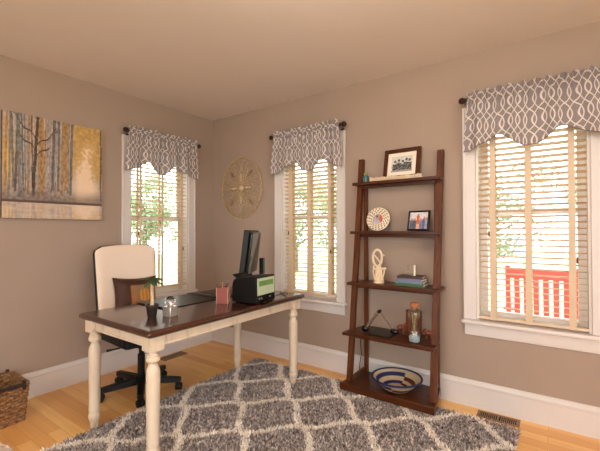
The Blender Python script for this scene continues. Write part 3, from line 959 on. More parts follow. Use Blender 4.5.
def shelf_things():
    # ---- top shelf
    z = SH[0][0]
    framed('picture_frame', 'dark wood frame with white mat and black and white photograph, top shelf', 'picture frame', (2.333, -.075, z+.002), math.radians(-2), math.radians(12), .305, .262, .034, M['walnut_x'], .031, bw_photo)
    # long cream carved strip
    root = thing('carved_strip', 'long cream carved strip lying along the top shelf before the framed photograph', 'ornament', (2.30, -.118, z+.0005), math.radians(1))
    MB().box(-.215, -.014, 0, .215, .014, .010).build('plinth', plain('ivory_resin', srgb(222, 200, 168), .6, var=.08), root, bevel=.003)
    m = MB(); rnd = random.Random(2)
    for k in range(36):
        x = -.208 + k*.0119
        m.box(x-.0046, -.0145, .011, x+.0046, -.004, .026 + rnd.uniform(0, .009))
    m.build('relief', plain('ivory_relief', srgb(226, 206, 176), .6, var=.15, nscale=90), root, bevel=.0015)
    # little blue glass with green top
    root = thing('candle_jar', 'small teal glass jar with green top at the left end of the top shelf', 'jar', (2.035, -.100, z+.0005))
    MB().lathe([(.022, 0), (.025, .003), (.026, .03), (.025, .05), (.022, .054)], n=20).build('jar', plain('teal_glaze', srgb(66, 104, 112), .2, var=.15), root)
    m = MB(); rnd = random.Random(5)
    for k in range(16):
        a = rnd.uniform(0, 6.28); r = rnd.uniform(0, .014)
        m.ball((r*math.cos(a), r*math.sin(a), .056 + rnd.uniform(0, .02)), rnd.uniform(.006, .010), 8, 6)
    m.build('succulent', plain('yellow_green', srgb(128, 138, 60), .6, var=.25), root)
    # ---- second shelf
    z = SH[1][0]
    root = thing('round_frame', 'round cream pierced frame with a small photograph on the second shelf', 'picture frame', (2.151, -.115, z+.001), math.radians(4))
    R = Matrix.Translation((0, 0, .098)) @ Matrix.Rotation(math.radians(-12), 4, 'X') @ Matrix.Rotation(PI/2, 4, 'X')
    MB().lathe([(.044, -.008), (.096, -.008), (.099, -.003), (.097, .003), (.085, .005), (.05, .006), (.045, .010), (.042, .006)], n=48, M=R, cap=False).build('rim', plain('cream_ceramic', srgb(232, 216, 190), .45, var=.05), root)
    m = MB()
    for ring, nn, r in ((0, 14, .055), (1, 17, .070), (2, 20, .086)):
        for k in range(nn):
            a = 2*PI*k/nn + ring*.1
            p = R @ Vector((r*math.cos(a), r*math.sin(a), .0062)); 
            t = R.to_3x3() @ Vector((-math.sin(a+.6), math.cos(a+.6), 0))
            m.bar(p - t*.0068, p + t*.0068, .0062, .006, R.to_3x3() @ Vector((0,0,1)))
    m.build('pierced_pattern', plain('pattern_tan', srgb(118, 94, 68), .7), root, smooth=0)
    m = MB(); n = 32; vs = []; fs = []; cs = []
    for i in range(8):
        for k in range(n):
            r = .044*i/7; a = 2*PI*k/n
            x, y = r*math.cos(a), r*math.sin(a)
            vs.append(R @ Vector((x, y, .004))); cs.append(round_photo(x/.088+.5, y/.088+.5))
    for i in range(7):
        for k in range(n): fs.append((i*n+k, i*n+(k+1)%n, (i+1)*n+(k+1)%n, (i+1)*n+k))
    m.add(vs, fs, cs); m.build('photograph', M['vcol_gloss'], root, smooth=0, fixn=False)
    MB().bar((0, .022, .10), (0, .065, .003), .03, .004, (0,1,0)).build('easel', M['iron'], root)
    framed('picture_frame', 'small black frame with a colour photograph of people, second shelf right side', 'picture frame', (2.485, -.125, z+.001), math.radians(-8), math.radians(13), .172, .158, .013, M['black_gloss'], 0, group_photo)
    # ---- third shelf
    z = SH[2][0]
    ivory = plain('ivory_carving', srgb(228, 204, 170), .5, var=.06, nscale=60)
    root = thing('figurine', 'ivory coloured looped sculpture on the third shelf', 'figurine', (2.178, -.165, z+.0005), math.radians(12))
    MB().lathe([(.040, 0), (.044, .004), (.044, .014), (.038, .020), (.02, .022)], n=28).build('base', ivory, root)
    m = MB()
    loop = [(-.012 + .036*math.cos(t), .004*math.sin(2*t), .203 + .066*math.sin(t)) for t in [2*PI*i/28 for i in range(28)]]
    m.tube(loop, .0095, 10, closed=True)
    m.tube([(-.038, .003, .225), (-.015, .006, .20), (.012, 0, .165)], [.006, .007, .006], 8)
    m.tube([(.024, 0, .215), (.034, 0, .226), (.046, 0, .222)], [.008, .008, .005], 8)
    m.tube([(-.018, 0, .020), (-.022, .004, .06), (-.016, 0, .10), (-.010, 0, .142)], [.012, .010, .013, .012], 10)
    m.tube([(.018, 0, .020), (.020, -.004, .06), (.014, 0, .10), (.004, 0, .142)], [.011, .010, .012, .012], 10)
    m.tube([(0, 0, .02), (0, .003, .07), (0, 0, .13)], [.009, .010, .016], 10)
    m.tube([(-.014, 0, .115), (-.034, 0, .112), (-.044, 0, .128), (-.040, 0, .14)], [.010, .008, .007, .005], 8)
    m.tube([(-.040, 0, .122), (-.046, 0, .09), (-.034, 0, .04), (-.026, 0, .022)], [.006, .006, .007, .008], 8)
    m.tube([(.012, 0, .115), (.034, 0, .118), (.050, 0, .122), (.058, 0, .116)], [.010, .009, .008, .006], 8)
    m.tube([(.044, 0, .118), (.042, 0, .085), (.03, 0, .045), (.03, 0, .022)], [.006, .006, .006, .008], 8)
    m.build('figure', ivory, root)
    # books
    data = [(.215, .150, .022, srgb(70, 98, 64), 'green', 'bottom book of the stack', 0), (.205, .146, .018, srgb(104, 134, 146), 'pale teal', 'second from the bottom', 2),
            (.200, .142, .017, srgb(122, 118, 146), 'lavender', 'second from the top', -2), (.190, .136, .018, srgb(66, 40, 33), 'dark brown', 'top book of the stack', 4)]
    zz = z + .0005
    pages = plain('book_pages', srgb(228, 212, 182), .85, var=.1, nscale=120)
    for w, d, h, c, cn, where, rot in data:
        b = thing('book', '%s covered book on the third shelf, %s' % (cn, where), 'book', (2.435, -.135, zz), math.radians(rot), 'stacked books on the third shelf')
        cm = plain('book_cover_'+cn.replace(' ', '_'), c, .45)
        m = MB().box(-w/2, -d/2, 0, w/2, d/2, .0025).box(-w/2, -d/2, h-.0025, w/2, d/2, h).box(-w/2, -d/2, .0025, w/2, -d/2+.003, h-.0025)
        m.build('cover', cm, b, bevel=.0008)
        MB().box(-w/2+.003, -d/2+.003, .0026, w/2-.003, d/2-.003, h-.0026).build('pages', pages, b)
        zz += h + .0004
    root = thing('acrylic_block', 'clear acrylic block with white edge standing on the stacked books', 'ornament', (2.435, -.135, zz), math.radians(8))
    MB().box(-.027, -.010, 0, .016, .010, .078).build('block', M['glass'], root, bevel=.001)
    MB().box(.0165, -.010, 0, .029, .010, .080).build('edge', plain('white_plastic', srgb(240, 228, 208), .5), root, bevel=.001)
    # ---- fourth shelf
    z = SH[3][0]
    root = thing('folding_lamp', 'folded lamp with chrome arms over a dark plate on the fourth shelf', 'lamp', (2.208, -.20, z+.0005))
    m = MB().box(-.09, -.085, 0, .105, .105, .010)
    m.build('base_plate', M['black_leather'], root, bevel=.004)
    MB().bar((-.125, -.02, .026), (-.012, -.02, .176), .024, .012, (0,1,0)).build('arm', M['chrome'], root, bevel=.002)
    MB().bar((.006, -.02, .176), (.112, -.02, .060), .022, .010, (0,1,0)).build('arm', M['chrome'], root, bevel=.002)
    Rj = Matrix.Translation((-.003, -.02, .180)) @ Matrix.Rotation(PI/2, 4, 'X')
    MB().lathe([(.013, -.014), (.014, -.010), (.014, .010), (.013, .014)], n=18, M=Rj).build('joint', M['black_plastic'], root)
    m = MB().ball((-.128, -.02, .028), .027, 16, 10, (1.1, .8, .95)); m.build('lamp_head', M['black_gloss'], root)
    m = MB().ball((.118, -.02, .040), .022, 16, 10, (1.6, 1, .9)); m.build('counterweight', M['black_gloss'], root)
    cord = MB().tube([(1.958, -.075, z-.03), (1.968, -.072, z-.09), (1.966, -.068, z-.17), (1.972, -.066, z-.24), (1.958, -.07, z-.33), (1.956, -.075, S5+.006)], .0032, 8).build('power_cord', M['black_plastic'], None)
    tag(cord, 'black cord hanging below the fourth shelf beside the left rear post', 'cord')
    # tall brown jar behind the bottle
    root = thing('tall_canister', 'tall reddish brown wooden canister behind the glass bottle', 'canister', (2.438, -.105, z+.0005))
    MB().lathe([(.055, 0), (.060, .006), (.060, .17), (.056, .178)], n=28).build('body', wood('redwood', srgb(84, 40, 24), srgb(142, 78, 48), 2, 1, .35), root)
    MB().lathe([(.057, .178), (.059, .182), (.058, .194), (.02, .199)], n=28).build('lid', wood('redwood_lid', srgb(74, 36, 22), srgb(120, 66, 42), 0, 1, .35), root)
    # glass bottle, hourglass, with cork, sand and dried stems
    bx, by = 2.490, -.248
    root = thing('glass_bottle', 'hourglass shaped glass bottle with cork and pale sand on the fourth shelf', 'bottle', (bx, by, z+.0005))
    outer = [(.030, 0), (.040, .004), (.045, .018), (.045, .045), (.038, .075), (.022, .100), (.018, .120), (.022, .142), (.036, .170), (.043, .195), (.042, .215), (.032, .232), (.021, .240), (.021, .254), (.024, .256)]
    inner = [(max(.002, r-.003), max(.004, zz_)) for r, zz_ in outer][::-1]
    MB().lathe(outer + inner, n=28, cap=False).build('glass_body', M['glass'], root, smooth=60)
    MB().lathe([(.001, .0045), (.034, .006), (.0405, .018), (.0405, .036), (.030, .046), (.001, .052)], n=24).build('sand', plain('pale_blue_sand', srgb(186, 206, 206), .9, var=.15, nscale=150), root)
    m = MB(); rnd = random.Random(8)
    for k in range(14):
        a = rnd.uniform(0, 6.28); r = rnd.uniform(.0, .022)
        m.ball((r*math.cos(a), r*math.sin(a), .052 + rnd.uniform(0, .02)), rnd.uniform(.006, .010), 8, 6, (1, 1, .7))
    m.build('shells', plain('shell_white', srgb(228, 220, 206), .4, var=.25, nscale=70), root)
    m = MB()
    for k in range(5):
        a = k*1.3; m.tube([(.004*math.cos(a), .004*math.sin(a), .05), (.007*math.cos(a), .007*math.sin(a), .12), (.018*math.cos(a+.5), .018*math.sin(a+.5), .19), (.02*math.cos(a+.5), .02*math.sin(a+.5), .215)], .0022, 6)
    m.build('dried_stem', plain('olive_stem', srgb(150, 142, 66), .7, var=.2), root)
    MB().lathe([(.0175, .236), (.018, .252), (.030, .256), (.031, .282), (.027, .286)], n=20).build('cork', plain('orange_cork', srgb(172, 108, 68), .85, var=.2, nscale=90), root)
    m = MB()
    for a in (0, .5): m.tube([(.0255*math.cos(t), .0255*math.sin(t), .235 + .003*math.sin(t*2+a)) for t in [2*PI*i/20 for i in range(20)]], .0022, 6, closed=True)
    m.tube([(.02, -.016, .236), (.036, -.012, .225), (.05, -.006, .232)], .002, 6); m.tube([(.02, -.016, .236), (.034, -.016, .243), (.046, -.012, .240)], .002, 6)
    m.build('twine', plain('green_twine', srgb(84, 92, 52), .9), root)
    # two carved animals
    red = wood('terracotta_wood', srgb(110, 56, 36), srgb(160, 92, 62), 2, 1, .5)
    def animal(label, loc, rz, s):
        r = thing('carved_animal', label, 'figurine', loc, rz, 'small carved animals on the fourth shelf')
        m = MB().ball((0, 0, .042*s), .026*s, 14, 10, (1.25, .8, .85)); m.ball((.033*s, 0, .058*s), .017*s, 12, 8, (1, .85, 1))
        m.tube([(.044*s, 0, .058*s), (.054*s, 0, .045*s), (.054*s, 0, .030*s)], [.008*s, .006*s, .004*s], 8)
        m.build('body', red, r, smooth=70)
        for x in (-.019, .019):
            for y in (-.011, .011): MB().lathe([(.0085*s, 0), (.0075*s, .018*s), (.009*s, .034*s)], x*s, y*s, 10).build('leg', red, r)
        for y in (-1, 1): MB().ball((.028*s, y*.015*s, .060*s), .013*s, 10, 6, (.9, .25, 1.1)).build('ear', red, r)
    animal('small reddish carved animal left of the glass bottle on fourth shelf', (2.332, -.088, z+.0005), math.radians(20), 1.05)
    animal('small reddish carved animal right of the tall canister, beside the right post', (2.552, -.10, z+.0005), math.radians(200), .9)
    # ---- bottom: woven bowl
    root = thing('woven_bowl', 'woven bowl with blue, cream and brown spiral stripes on the bottom shelf', 'bowl', (2.345, -.224, S5+.0005)); root.scale = (.93, .93, 1.0)
    prof = [(.0, .004), (.03, .004), (.06, .004), (.085, .005), (.105, .012), (.125, .026), (.145, .044), (.162, .062), (.178, .076), (.194, .086), (.198, .089)]
    def bcol(r, a):
        cream = (.60, .46, .30, 1); blue = (.025, .03, .12, 1); brown = (.10, .03, .016, 1)
        if r > .188: return blue
        if r < .066: return cream
        if math.cos(a) < .12: return blue if (.142 < r < .167 or .088 < r < .116) else cream
        return brown if (.122 < r < .148 or .070 < r < .096) else cream
    nseg = 96; rs = []
    pr = [0.0]; 
    def zat(r):
        for (r0, z0_), (r1, z1_) in zip(prof, prof[1:]):
            if r0 <= r <= r1: return lerp(z0_, z1_, (r-r0)/(r1-r0 + 1e-9))
        return prof[-1][1]
    vs = []; fs = []; cs = []; NR = 56
    for i in range(NR+1):
        r = .198 * i / NR
        for k in range(nseg):
            a = 2*PI*k/nseg
            coil = .0012*math.cos(r/.0085*2*PI)
            vs.append((r*math.cos(a), r*math.sin(a), zat(r) + .006 + coil)); cs.append(bcol(r, a))
    for i in range(NR):
        for k in range(nseg): fs.append((i*nseg+k, i*nseg+(k+1)%nseg, (i+1)*nseg+(k+1)%nseg, (i+1)*nseg+k))
    off = len(vs)
    for i in range(NR+1):
        r = .198 * i / NR
        for k in range(nseg):
            a = 2*PI*k/nseg
            vs.append((r*math.cos(a), r*math.sin(a), zat(r) - .004)); cs.append(bcol(r, a))
    for i in range(NR):
        for k in range(nseg): fs.append((off+(i+1)*nseg+k, off+(i+1)*nseg+(k+1)%nseg, off+i*nseg+(k+1)%nseg, off+i*nseg+k))
    m = MB(); m.add(vs, fs, cs)
    m.build('weave', vcol('woven_grass', .75, .2, .3, 90), root, smooth=60, fixn=False)
    MB().tube([(.198*math.cos(t), .198*math.sin(t), .090) for t in [2*PI*i/64 for i in range(64)]], .0075, 10, closed=True).build('rim', plain('navy_grass', srgb(34, 36, 78), .7, var=.2, nscale=80), root)
shelf_things()

# ------------------------------------------------------------------ wall decor
def medallion():
    R = .325
    root = thing('wall_medallion', 'round gilded wire wall medallion beside the middle window', 'wall decor', (.487, -.012, 1.766))
    m = MB()
    P = lambda r, a, y=0: (r*math.cos(a)*.925, y, r*math.sin(a)*1.04)
    circ = lambda r, y=0, n=64: [P(r, 2*PI*i/n, y) for i in range(n)]
    m.tube(circ(R), .0075, 8, closed=True); m.tube(circ(R-.022), .0032, 6, closed=True)
    m.build('rim', M['gold_wire'], root)
    m = MB()
    for k in range(4):
        a = k*PI/2
        # long double curves of the cross arms
        for s in (-1, 1):
            m.tube([P(.02, a), P(.09, a + s*.32), P(.16, a + s*.26), P(.22, a + s*.04), P(.265, a + s*.10), P(R-.02, a + s*.16)], .0038, 6)
            m.tube([P(.05, a + s*.5), P(.13, a + s*.62), P(.21, a + s*.50), P(.27, a + s*.36), P(R-.018, a + s*.40)], .0032, 6)
            # petal lattice between the arms
            m.tube([P(.05, a + PI/4 + s*.3), P(.13, a + PI/4 + s*.40), P(.21, a + PI/4 + s*.26), P(.29, a + PI/4)], .0032, 6)
        b = a + PI/4
        m.tube([P(.03, b), P(R-.01, b)], .0028, 6); m.tube([P(.03, a), P(R-.01, a)], .0035, 6)
    m.tube(circ(.19, 0, 48), .0026, 6, closed=True)
    for k in range(8):
        c = P(.245, k*PI/4 + PI/8); q = P(.13, k*PI/4 + PI/8)
        m.tube([(c[0] + .030*math.cos(t), 0, c[2] + .030*math.sin(t)) for t in [2*PI*i/18 for i in range(18)]], .0026, 6, closed=True)
        m.tube([(q[0] + .022*math.cos(t), 0, q[2] + .022*math.sin(t)) for t in [2*PI*i/16 for i in range(16)]], .0024, 6, closed=True)
    m.build('scrollwork', M['gold_wire'], root)
    for k in range(8):
        a = k*PI/4
        m = MB(); L0, L1, w = ((.17, .265, .017) if k % 2 else (.06, .175, .016))
        def lf(u, v, a=a, L0=L0, L1=L1, w=w):
            r = lerp(L0, L1, v); t = (u-.5)*2*w*math.sin(PI*clamp(v*.96+.02))
            return Vector((.925*r*math.cos(a) - t*math.sin(a), -.009 + .004*abs(u-.5)*2, 1.04*r*math.sin(a) + t*math.cos(a)))
        m.grid(4, 8, lf); m.build('leaf', M['medallion_leaf'] if k % 2 == 0 else M['tan_leaf'], root, smooth=80, solid=.003, fixn=False)
    Mx = Matrix.Rotation(PI/2, 4, 'X')
    MB().lathe([(.032, -.002), (.034, .004), (.024, .010), (.010, .014)], n=20, M=Mx).build('rosette', M['medallion_leaf'], root)
    for k in range(4):
        MB().ball(P(R, k*PI/2, -.004), .013, 10, 8, (1.4, .6, .8) if k % 2 else (.8, .6, 1.4)).build('boss', M['gold_wire'], root)
medallion()

def painting():
    y0, y1, z0, z1 = -2.028, -1.310, 1.392, 2.193
    W, Hh = y1-y0, z1-z0
    root = thing('canvas_painting', 'canvas painting of bare autumn trees beside water on the left wall', 'painting', (0, y0, z0), PI/2)
    rnd = random.Random(21)
    trunks = []
    x = .03
    while x < .66:
        w = rnd.choice((.012, .018, .024, .030)); 
        c = rnd.choice(((.17,.17,.18),(.42,.36,.32),(.40,.26,.12),(.16,.09,.06),(.62,.50,.40),(.13,.13,.14),(.50,.26,.08),(.24,.25,.24)))
        trunks.append((x, w, c, rnd.uniform(-.03, .03), rnd.uniform(.15, .30))); x += rnd.uniform(.020, .040)
    trunks.append((.285, .024, (.05, .034, .028), .05, .22)); trunks.append((.985, .016, (.12, .10, .09), 0, .20))
    nz = lambda u, v, s, o=0: mnoise.noise(Vector((u*s, v*s, o)))
    def col(u, v):
        wl = .165
        refl = v < wl
        vv = (wl + (wl - v)*3.2) if refl else v
        n = nz(u, vv, 5); n2 = nz(u*3, vv, 9, 3); n3 = nz(u, vv, 30, 5)
        # misty ground colour
        c = Vector((.54, .41, .33)).lerp(Vector((.38, .35, .34)), clamp(.45 + n))
        c = c.lerp(Vector((.50, .30, .12)), clamp(n2*.9)); c = c * (1 + .35*n3 + .25*nz(u*2.2, vv*.35, 16, 11))
        # pale glow right
        g = math.exp(-(((u-.81)/(.15 - .05*vv) + .5*n*vv)**2 + ((vv-.45)/.40)**4))
        c = c.lerp(Vector((.90, .68, .48)), clamp(g*1.4))
        # yellow canopy right and left hollow
        can = sstep(.42, .72, vv + .25*n3 + .25*n + 1.6*(abs(u-.82)-.09)) * sstep(.60, .70, u)
        c = c.lerp(Vector((.58 + .2*n3, .35 + .13*n3, .09)), can*.85)
        lh = math.exp(-(((u-.05)/.05)**2 + ((vv-.55)/.22)**2)); c = c.lerp(Vector((.72, .48, .16)), clamp(lh*1.1))
        for (tx, w, tc, sl, base) in trunks:
            xx = tx + sl*(vv-.5) + .006*nz(tx*9, vv, 6)
            d = abs(u-xx)
            if d < w*.6 and vv > base:
                s = .85 + .6*nz(u*8, vv*2, 14, tx*30) + .3*n3
                k = (.85 if not refl else .6)
                c = c.lerp(Vector(tc)*s, k)
        # branches of the dark tree
        for s, zb, ln in ((-1, .66, .16), (1, .70, .20), (-1, .78, .2), (1, .60, .13)):
            t = (u-.295)*s
            if 0 < t < ln and abs(vv - (zb + t*1.0 + .02*math.sin(t*40))) < .008: c = Vector((.10, .07, .055))
        if not refl:
            b = sstep(.34, .18, v + .05*n); c = c.lerp(Vector((.17, .125, .11))*(1+.5*n3), b*.75)
        else:
            c = c.lerp(Vector((.74, .58, .46)), .48 + .25*nz(u*2, v*14, 3, 8))
        if abs(v - wl - .002*nz(u, 0, 20)) < .012: c = Vector((.13, .085, .065))
        return (clamp(c.x), clamp(c.y), clamp(c.z), 1)
    m = MB(); m.grid(200, 200, lambda u, v: Vector((u*W, -.0342, v*Hh)), col)
    m.build('painted_face', M['vcol'], root, smooth=0, fixn=False)
    MB().box(0, -.034, 0, W, -.0005, Hh).build('stretched_canvas', plain('canvas_edge', srgb(92, 76, 62), .85, var=.3, nscale=14), root, bevel=.002)
painting()

# ------------------------------------------------------------------ basket and fluffy bed at the left
def basket():
    root = thing('wicker_basket', 'brown wicker basket with dark leather handles by the left wall', 'basket', (.245, -2.20, 0), 0)
    hx0, hy0, hx1, hy1, h = .135, .205, .150, .228, .255
    # woven strands: horizontal rows weaving over vertical stakes
    NS = 44; rows = 13
    def path(t, z, amp, ph):
        f = z / h; hx, hy = lerp(hx0, hx1, f), lerp(hy0, hy1, f)
        L = 4*(hx+hy); s = (t % 1)*L
        if s < 2*hx: p = Vector((-hx+s, -hy, z)); n = Vector((0,-1,0))
        elif s < 2*hx+2*hy: p = Vector((hx, -hy+s-2*hx, z)); n = Vector((1,0,0))
        elif s < 4*hx+2*hy: p = Vector((hx-(s-2*hx-2*hy), hy, z)); n = Vector((0,1,0))
        else: p = Vector((-hx, hy-(s-4*hx-2*hy), z)); n = Vector((-1,0,0))
        return p + n*amp*math.sin(t*NS*PI + ph)
    mats = plain('wicker', srgb(138, 98, 60), .65, var=.8, nscale=70, bump=.5)
    m = MB()
    for r in range(rows):
        z = .010 + r*(h-.02)/(rows-1)
        m.tube([path(i/176, z, .007, PI*(r % 2)) for i in range(176)], .0105, 7, closed=True)
    for k in range(NS):
        t = (k+.5)/NS
        m.tube([path(t, z, 0, 0) for z in (.002, .06, .12, .18, .24, h)], .006, 6)
    m.build('weave', mats, root, smooth=70)
    m = MB(); m.box(-hx0, -hy0, .004, hx0, hy0, .012); m.build('bottom', mats, root)
    m = MB()
    for o in (0, 1): m.tube([path(i/120, h+.004, .004, o*PI) for i in range(120)], .0085, 7, closed=True)
    m.build('rim', mats, root)
    dk = plain('dark_leather', srgb(40, 26, 22), .5, var=.2)
    for s in (-1, 1):
        hd = MB().box(s*(hx1+.012)-.007, -.20, h-.012, s*(hx1+.012)+.007, .195, h+.014).build('handle', dk, root, bevel=.004)
        for yy in (-.205, .200): MB().box(s*(hx1+.012)-.012, yy-.010, h-.03, s*(hx1+.012)+.012, yy+.010, h+.030).build('handle_loop', dk, hd, bevel=.003)
basket()
def fluffy():
    m = MB(); rnd = random.Random(3)
    vs = []
    def pt(u, v):
        th, ph = v*PI*.5, u*2*PI
        cx, cy = .30*math.cos(ph), .24*math.sin(ph)
        k = (abs(math.cos(ph))**4 + abs(math.sin(ph))**4) ** -.25
        r = math.cos(th) ** .5
        x, y = .17*k*math.cos(ph)*r, .235*k*math.sin(ph)*r
        z = .026*math.sin(th) ** .6 + .002
        n = mnoise.noise(Vector((x*26, y*26, z*26)))
        return Vector((x*(1+.07*n), y*(1+.07*n), max(.001, z*(1+.28*n))))
    m.grid(96, 20, pt)
    m.box(-.13, -.18, .001, .13, .18, .02)
    o = m.build('pet_bed', plain('fluffy_white', srgb(232, 216, 204), .95, var=.06, nscale=60, bump=.6), None, smooth=80)
    o.location = (.700, -2.405, 0); o.rotation_euler.z = .24
    tag(o, 'fluffy white pet bed on the floor at the bottom left corner', 'pet bed')
    m = MB()
    for k in range(2600):
        u, v = rnd.random(), rnd.random() ** .7
        p = pt(u, v); a = rnd.uniform(0, 6.28); q = p + Vector((math.cos(a)*.012, math.sin(a)*.012, rnd.uniform(.004, .014)))
        w = Vector((-math.sin(a), math.cos(a), 0))*.003
        i = len(m.v); m.v += [tuple(p-w), tuple(p+w), tuple(q)]; m.f.append((i, i+1, i+2))
    t = m.build('fleece', plain('fleece_white', srgb(240, 226, 214), .95), o, smooth=0, fixn=False); t['kind'] = 'stuff'
fluffy()

# ------------------------------------------------------------------ outside
tag(MB().box(-22, -12, -.62, 20, 34, -.55).build('lawn', M['lawn'], smooth=0), kind='structure')
tag(MB().box(1.6, .2, -.54, 7.0, 2.6, -.14).build('porch_deck', M['porch'], smooth=0), kind='structure')
def red_chair():
    root = thing('porch_chair', 'red slat back rocking chair outside the right window', 'chair', (3.225, 1.25, -.14), math.radians(-2))
    W = .27
    def slab(name, *a, bev=.004):
        MB().box(*a).build(name, M['washed_red'], root, bevel=bev)
    for s in (-1, 1):
        MB().bar((s*W, -.02, .05), (s*W, -.10, 1.09), .045, .04, (1,0,0)).build('rear_post', M['washed_red'], root, bevel=.004)
        MB().bar((s*W, .50, .05), (s*W, .50, .66), .045, .04, (1,0,0)).build('front_post', M['washed_red'], root, bevel=.004)
        MB().box(s*W-.05, -.04, .645, s*W+.05, .58, .668).build('armrest', M['washed_red'], root, bevel=.004)
        pts = [(s*W, y, .03 + .12*((y-.2)/.6)**2) for y in [-.45 + i*.1 for i in range(13)]]
        MB().tube(pts, .02, 8).build('rocker', M['washed_red'], root)
    MB().bar((-W, -.098, 1.02), (W, -.098, 1.02), .03, .10, (0,0,1)).build('top_rail', M['washed_red'], root, bevel=.004)
    MB().bar((-W, -.04, .50), (W, -.04, .50), .03, .06, (0,0,1)).build('lower_rail', M['washed_red'], root, bevel=.004)
    for k in range(6):
        x = -W + .075 + k*(2*W-.15)/5
        MB().bar((x, -.045, .50), (x, -.096, 1.0), .016, .046, (1,0,0)).build('back_slat', M['washed_red'], root, bevel=.003)
    for k in range(6):
        MB().box(-W, .0+k*.088, .40, W, .075+k*.088, .42).build('seat_slat', M['washed_red'], root, bevel=.003)
red_chair()
def tree_mesh(seed, crown_r, crown_z, trunk_h, nleaf):
    rnd = random.Random(seed)
    t = MB(); t.tube([(0,0,0), (.03,0,trunk_h*.4), (-.02,.04,trunk_h*.8), (0,0,crown_z)], [.20, .16, .13, .06], 10)
    for k in range(7):
        a = k*2.4; z = trunk_h*.6 + k*.25
        t.tube([(0,0,z), (math.cos(a)*crown_r*.4, math.sin(a)*crown_r*.4, z+.5), (math.cos(a)*crown_r*.75, math.sin(a)*crown_r*.75, z+.8)], [.07, .045, .015], 7)
    l = MB()
    clumps = [Vector([max(-.75, min(.75, rnd.gauss(0,.45))) for _q in range(3)]) for _ in range(26)]
    for k in range(nleaf):
        c = clumps[rnd.randrange(len(clumps))]
        p = Vector((c.x*crown_r, c.y*crown_r, crown_z + c.z*crown_r*1.2)) + Vector([max(-1.5, min(1.5, rnd.gauss(0,1)))*q for q in (1, 1, .8)])*crown_r*.17
        if p.z < .4: p.z = .4 + rnd.random()
        d = Vector((rnd.gauss(0,1), rnd.gauss(0,1), rnd.gauss(0,1))).normalized(); e = d.orthogonal().normalized()
        s = rnd.uniform(.06, .13)
        i = len(l.v); l.v += [tuple(p-d*s), tuple(p+e*s*.5), tuple(p+d*s), tuple(p-e*s*.5)]; l.f.append((i,i+1,i+2,i+3))
    return t, l
protos = []
for spec in ((1, 1.9, 2.9, 2.0, 4200), (2, 2.3, 3.2, 1.8, 5200)):
    protos.append(tree_mesh(*spec))
def tree(kind, label, loc, rz, s):
    r = thing('leafy_tree', label, 'tree', loc, rz, 'trees in the garden outside'); r.scale = (s, s, s)
    t, l = protos[kind]
    t.build('trunk', M['bark'], r, smooth=60); l.build('foliage', M['tree_leaf'], r, smooth=0, fixn=False)
tree(0, 'leafy tree outside the left wall window, behind its blind', (-15.5, 8.6, -.55), 0, 1.0)
tree(1, 'leafy tree outside the middle window, left of the central blind tape', (-6.3, 10.2, -.55), 1.2, 1.0)
tree(0, 'leafy tree outside the middle window, right of the central blind tape', (-1.5, 7.8, -.55), 2.2, 1.0)
tree(1, 'leafy tree outside the right window, left of the central blind tape', (.3, 14.6, -.55), 4.0, 1.0)
tree(0, 'leafy tree outside the right window, right of the central blind tape', (5.4, 12.0, -.55), 5.0, 1.0)

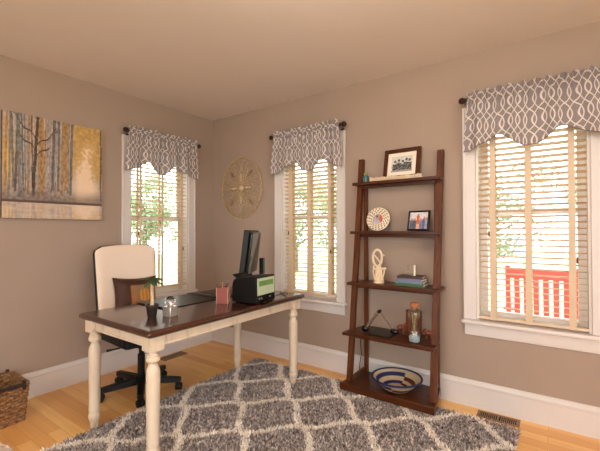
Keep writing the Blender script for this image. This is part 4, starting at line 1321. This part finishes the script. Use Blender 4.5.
# ------------------------------------------------------------------ lamps of the room and added fill
def ceiling_lamp(label, loc, power):
    root = thing('ceiling_lamp', label, 'lamp', loc, 0, 'ceiling lamps')
    MB().lathe([(.09, -.02), (.09, 0)], n=24).build('canopy', M['iron'], root)
    MB().lathe([(.05, -.05), (.06, -.02)], n=20).build('collar', M['iron'], root)
    g = NT('opal_glass'); g.set(srgb(255, 240, 220), .4, 0, .5, **{'Emission Color': (1, .86, .73, 1), 'Emission Strength': power})
    MB().ball((0,0,-.165), .13, 24, 16).build('globe', g.m, root)
ceiling_lamp('round opal ceiling lamp over the middle of the room', (2.75, -1.95, H), 48)
ceiling_lamp('added opal ceiling lamp behind the photographer, unseen fill light', (3.9, -3.9, H), 27)  # extra lamp added out of view to fill the room

def area(name, loc, rot, sx, sy, power, color):
    l = bpy.data.lights.new(name, 'AREA'); l.shape = 'RECTANGLE'; l.size = sx; l.size_y = sy; l.energy = power; l.color = color
    o = bpy.data.objects.new(name, l); COL.objects.link(o); o.location = loc; o.rotation_euler = rot
    return o
# soft fill lights set at the two added windows behind the photographer
area('fill_right', (RX + .12, -2.9, 1.38), (0, PI/2, 0), 1.7, 2.7, 6, (1, .95, .88))
area('fill_front', (2.8, RY - .12, 1.38), (PI/2, 0, 0), 2.9, 1.7, 8, (1, .95, .88))

# ------------------------------------------------------------------ sky
w = bpy.data.worlds.new('sky'); S.world = w; w.use_nodes = True
bg = w.node_tree.nodes['Background']
bg.inputs['Color'].default_value = (.95, .98, 1, 1); bg.inputs['Strength'].default_value = 5.4

# ------------------------------------------------------------------ camera
cam = bpy.data.cameras.new('camera'); co = bpy.data.objects.new('camera', cam); COL.objects.link(co)
cam.sensor_width = 36; cam.sensor_fit = 'HORIZONTAL'; cam.lens = 36 * 364.92 / 600
co.location = (3.3725, -2.9380, 1.2969)
yaw, pitch, roll = -.61901, .01287, -.00189
fwd = Vector((math.sin(yaw)*math.cos(pitch), math.cos(yaw)*math.cos(pitch), math.sin(pitch)))
right = Vector((math.cos(yaw), -math.sin(yaw), 0)); up = right.cross(fwd)
r2 = right*math.cos(roll) + up*math.sin(roll); u2 = -right*math.sin(roll) + up*math.cos(roll)
Rm = Matrix((r2, u2, -fwd)).transposed()
co.rotation_euler = Rm.to_euler()
cam.clip_start = .05
S.camera = co
vs = S.view_settings
vs.view_transform = 'Standard'; vs.look = 'None'; vs.gamma = 1; vs.use_curve_mapping = False
vs.exposure = 0.13
S.cycles.use_denoising = True
S.cycles.max_bounces = 10
S.cycles.diffuse_bounces = 6
S.cycles.transparent_max_bounces = 16
S.cycles.sample_clamp_indirect = 8
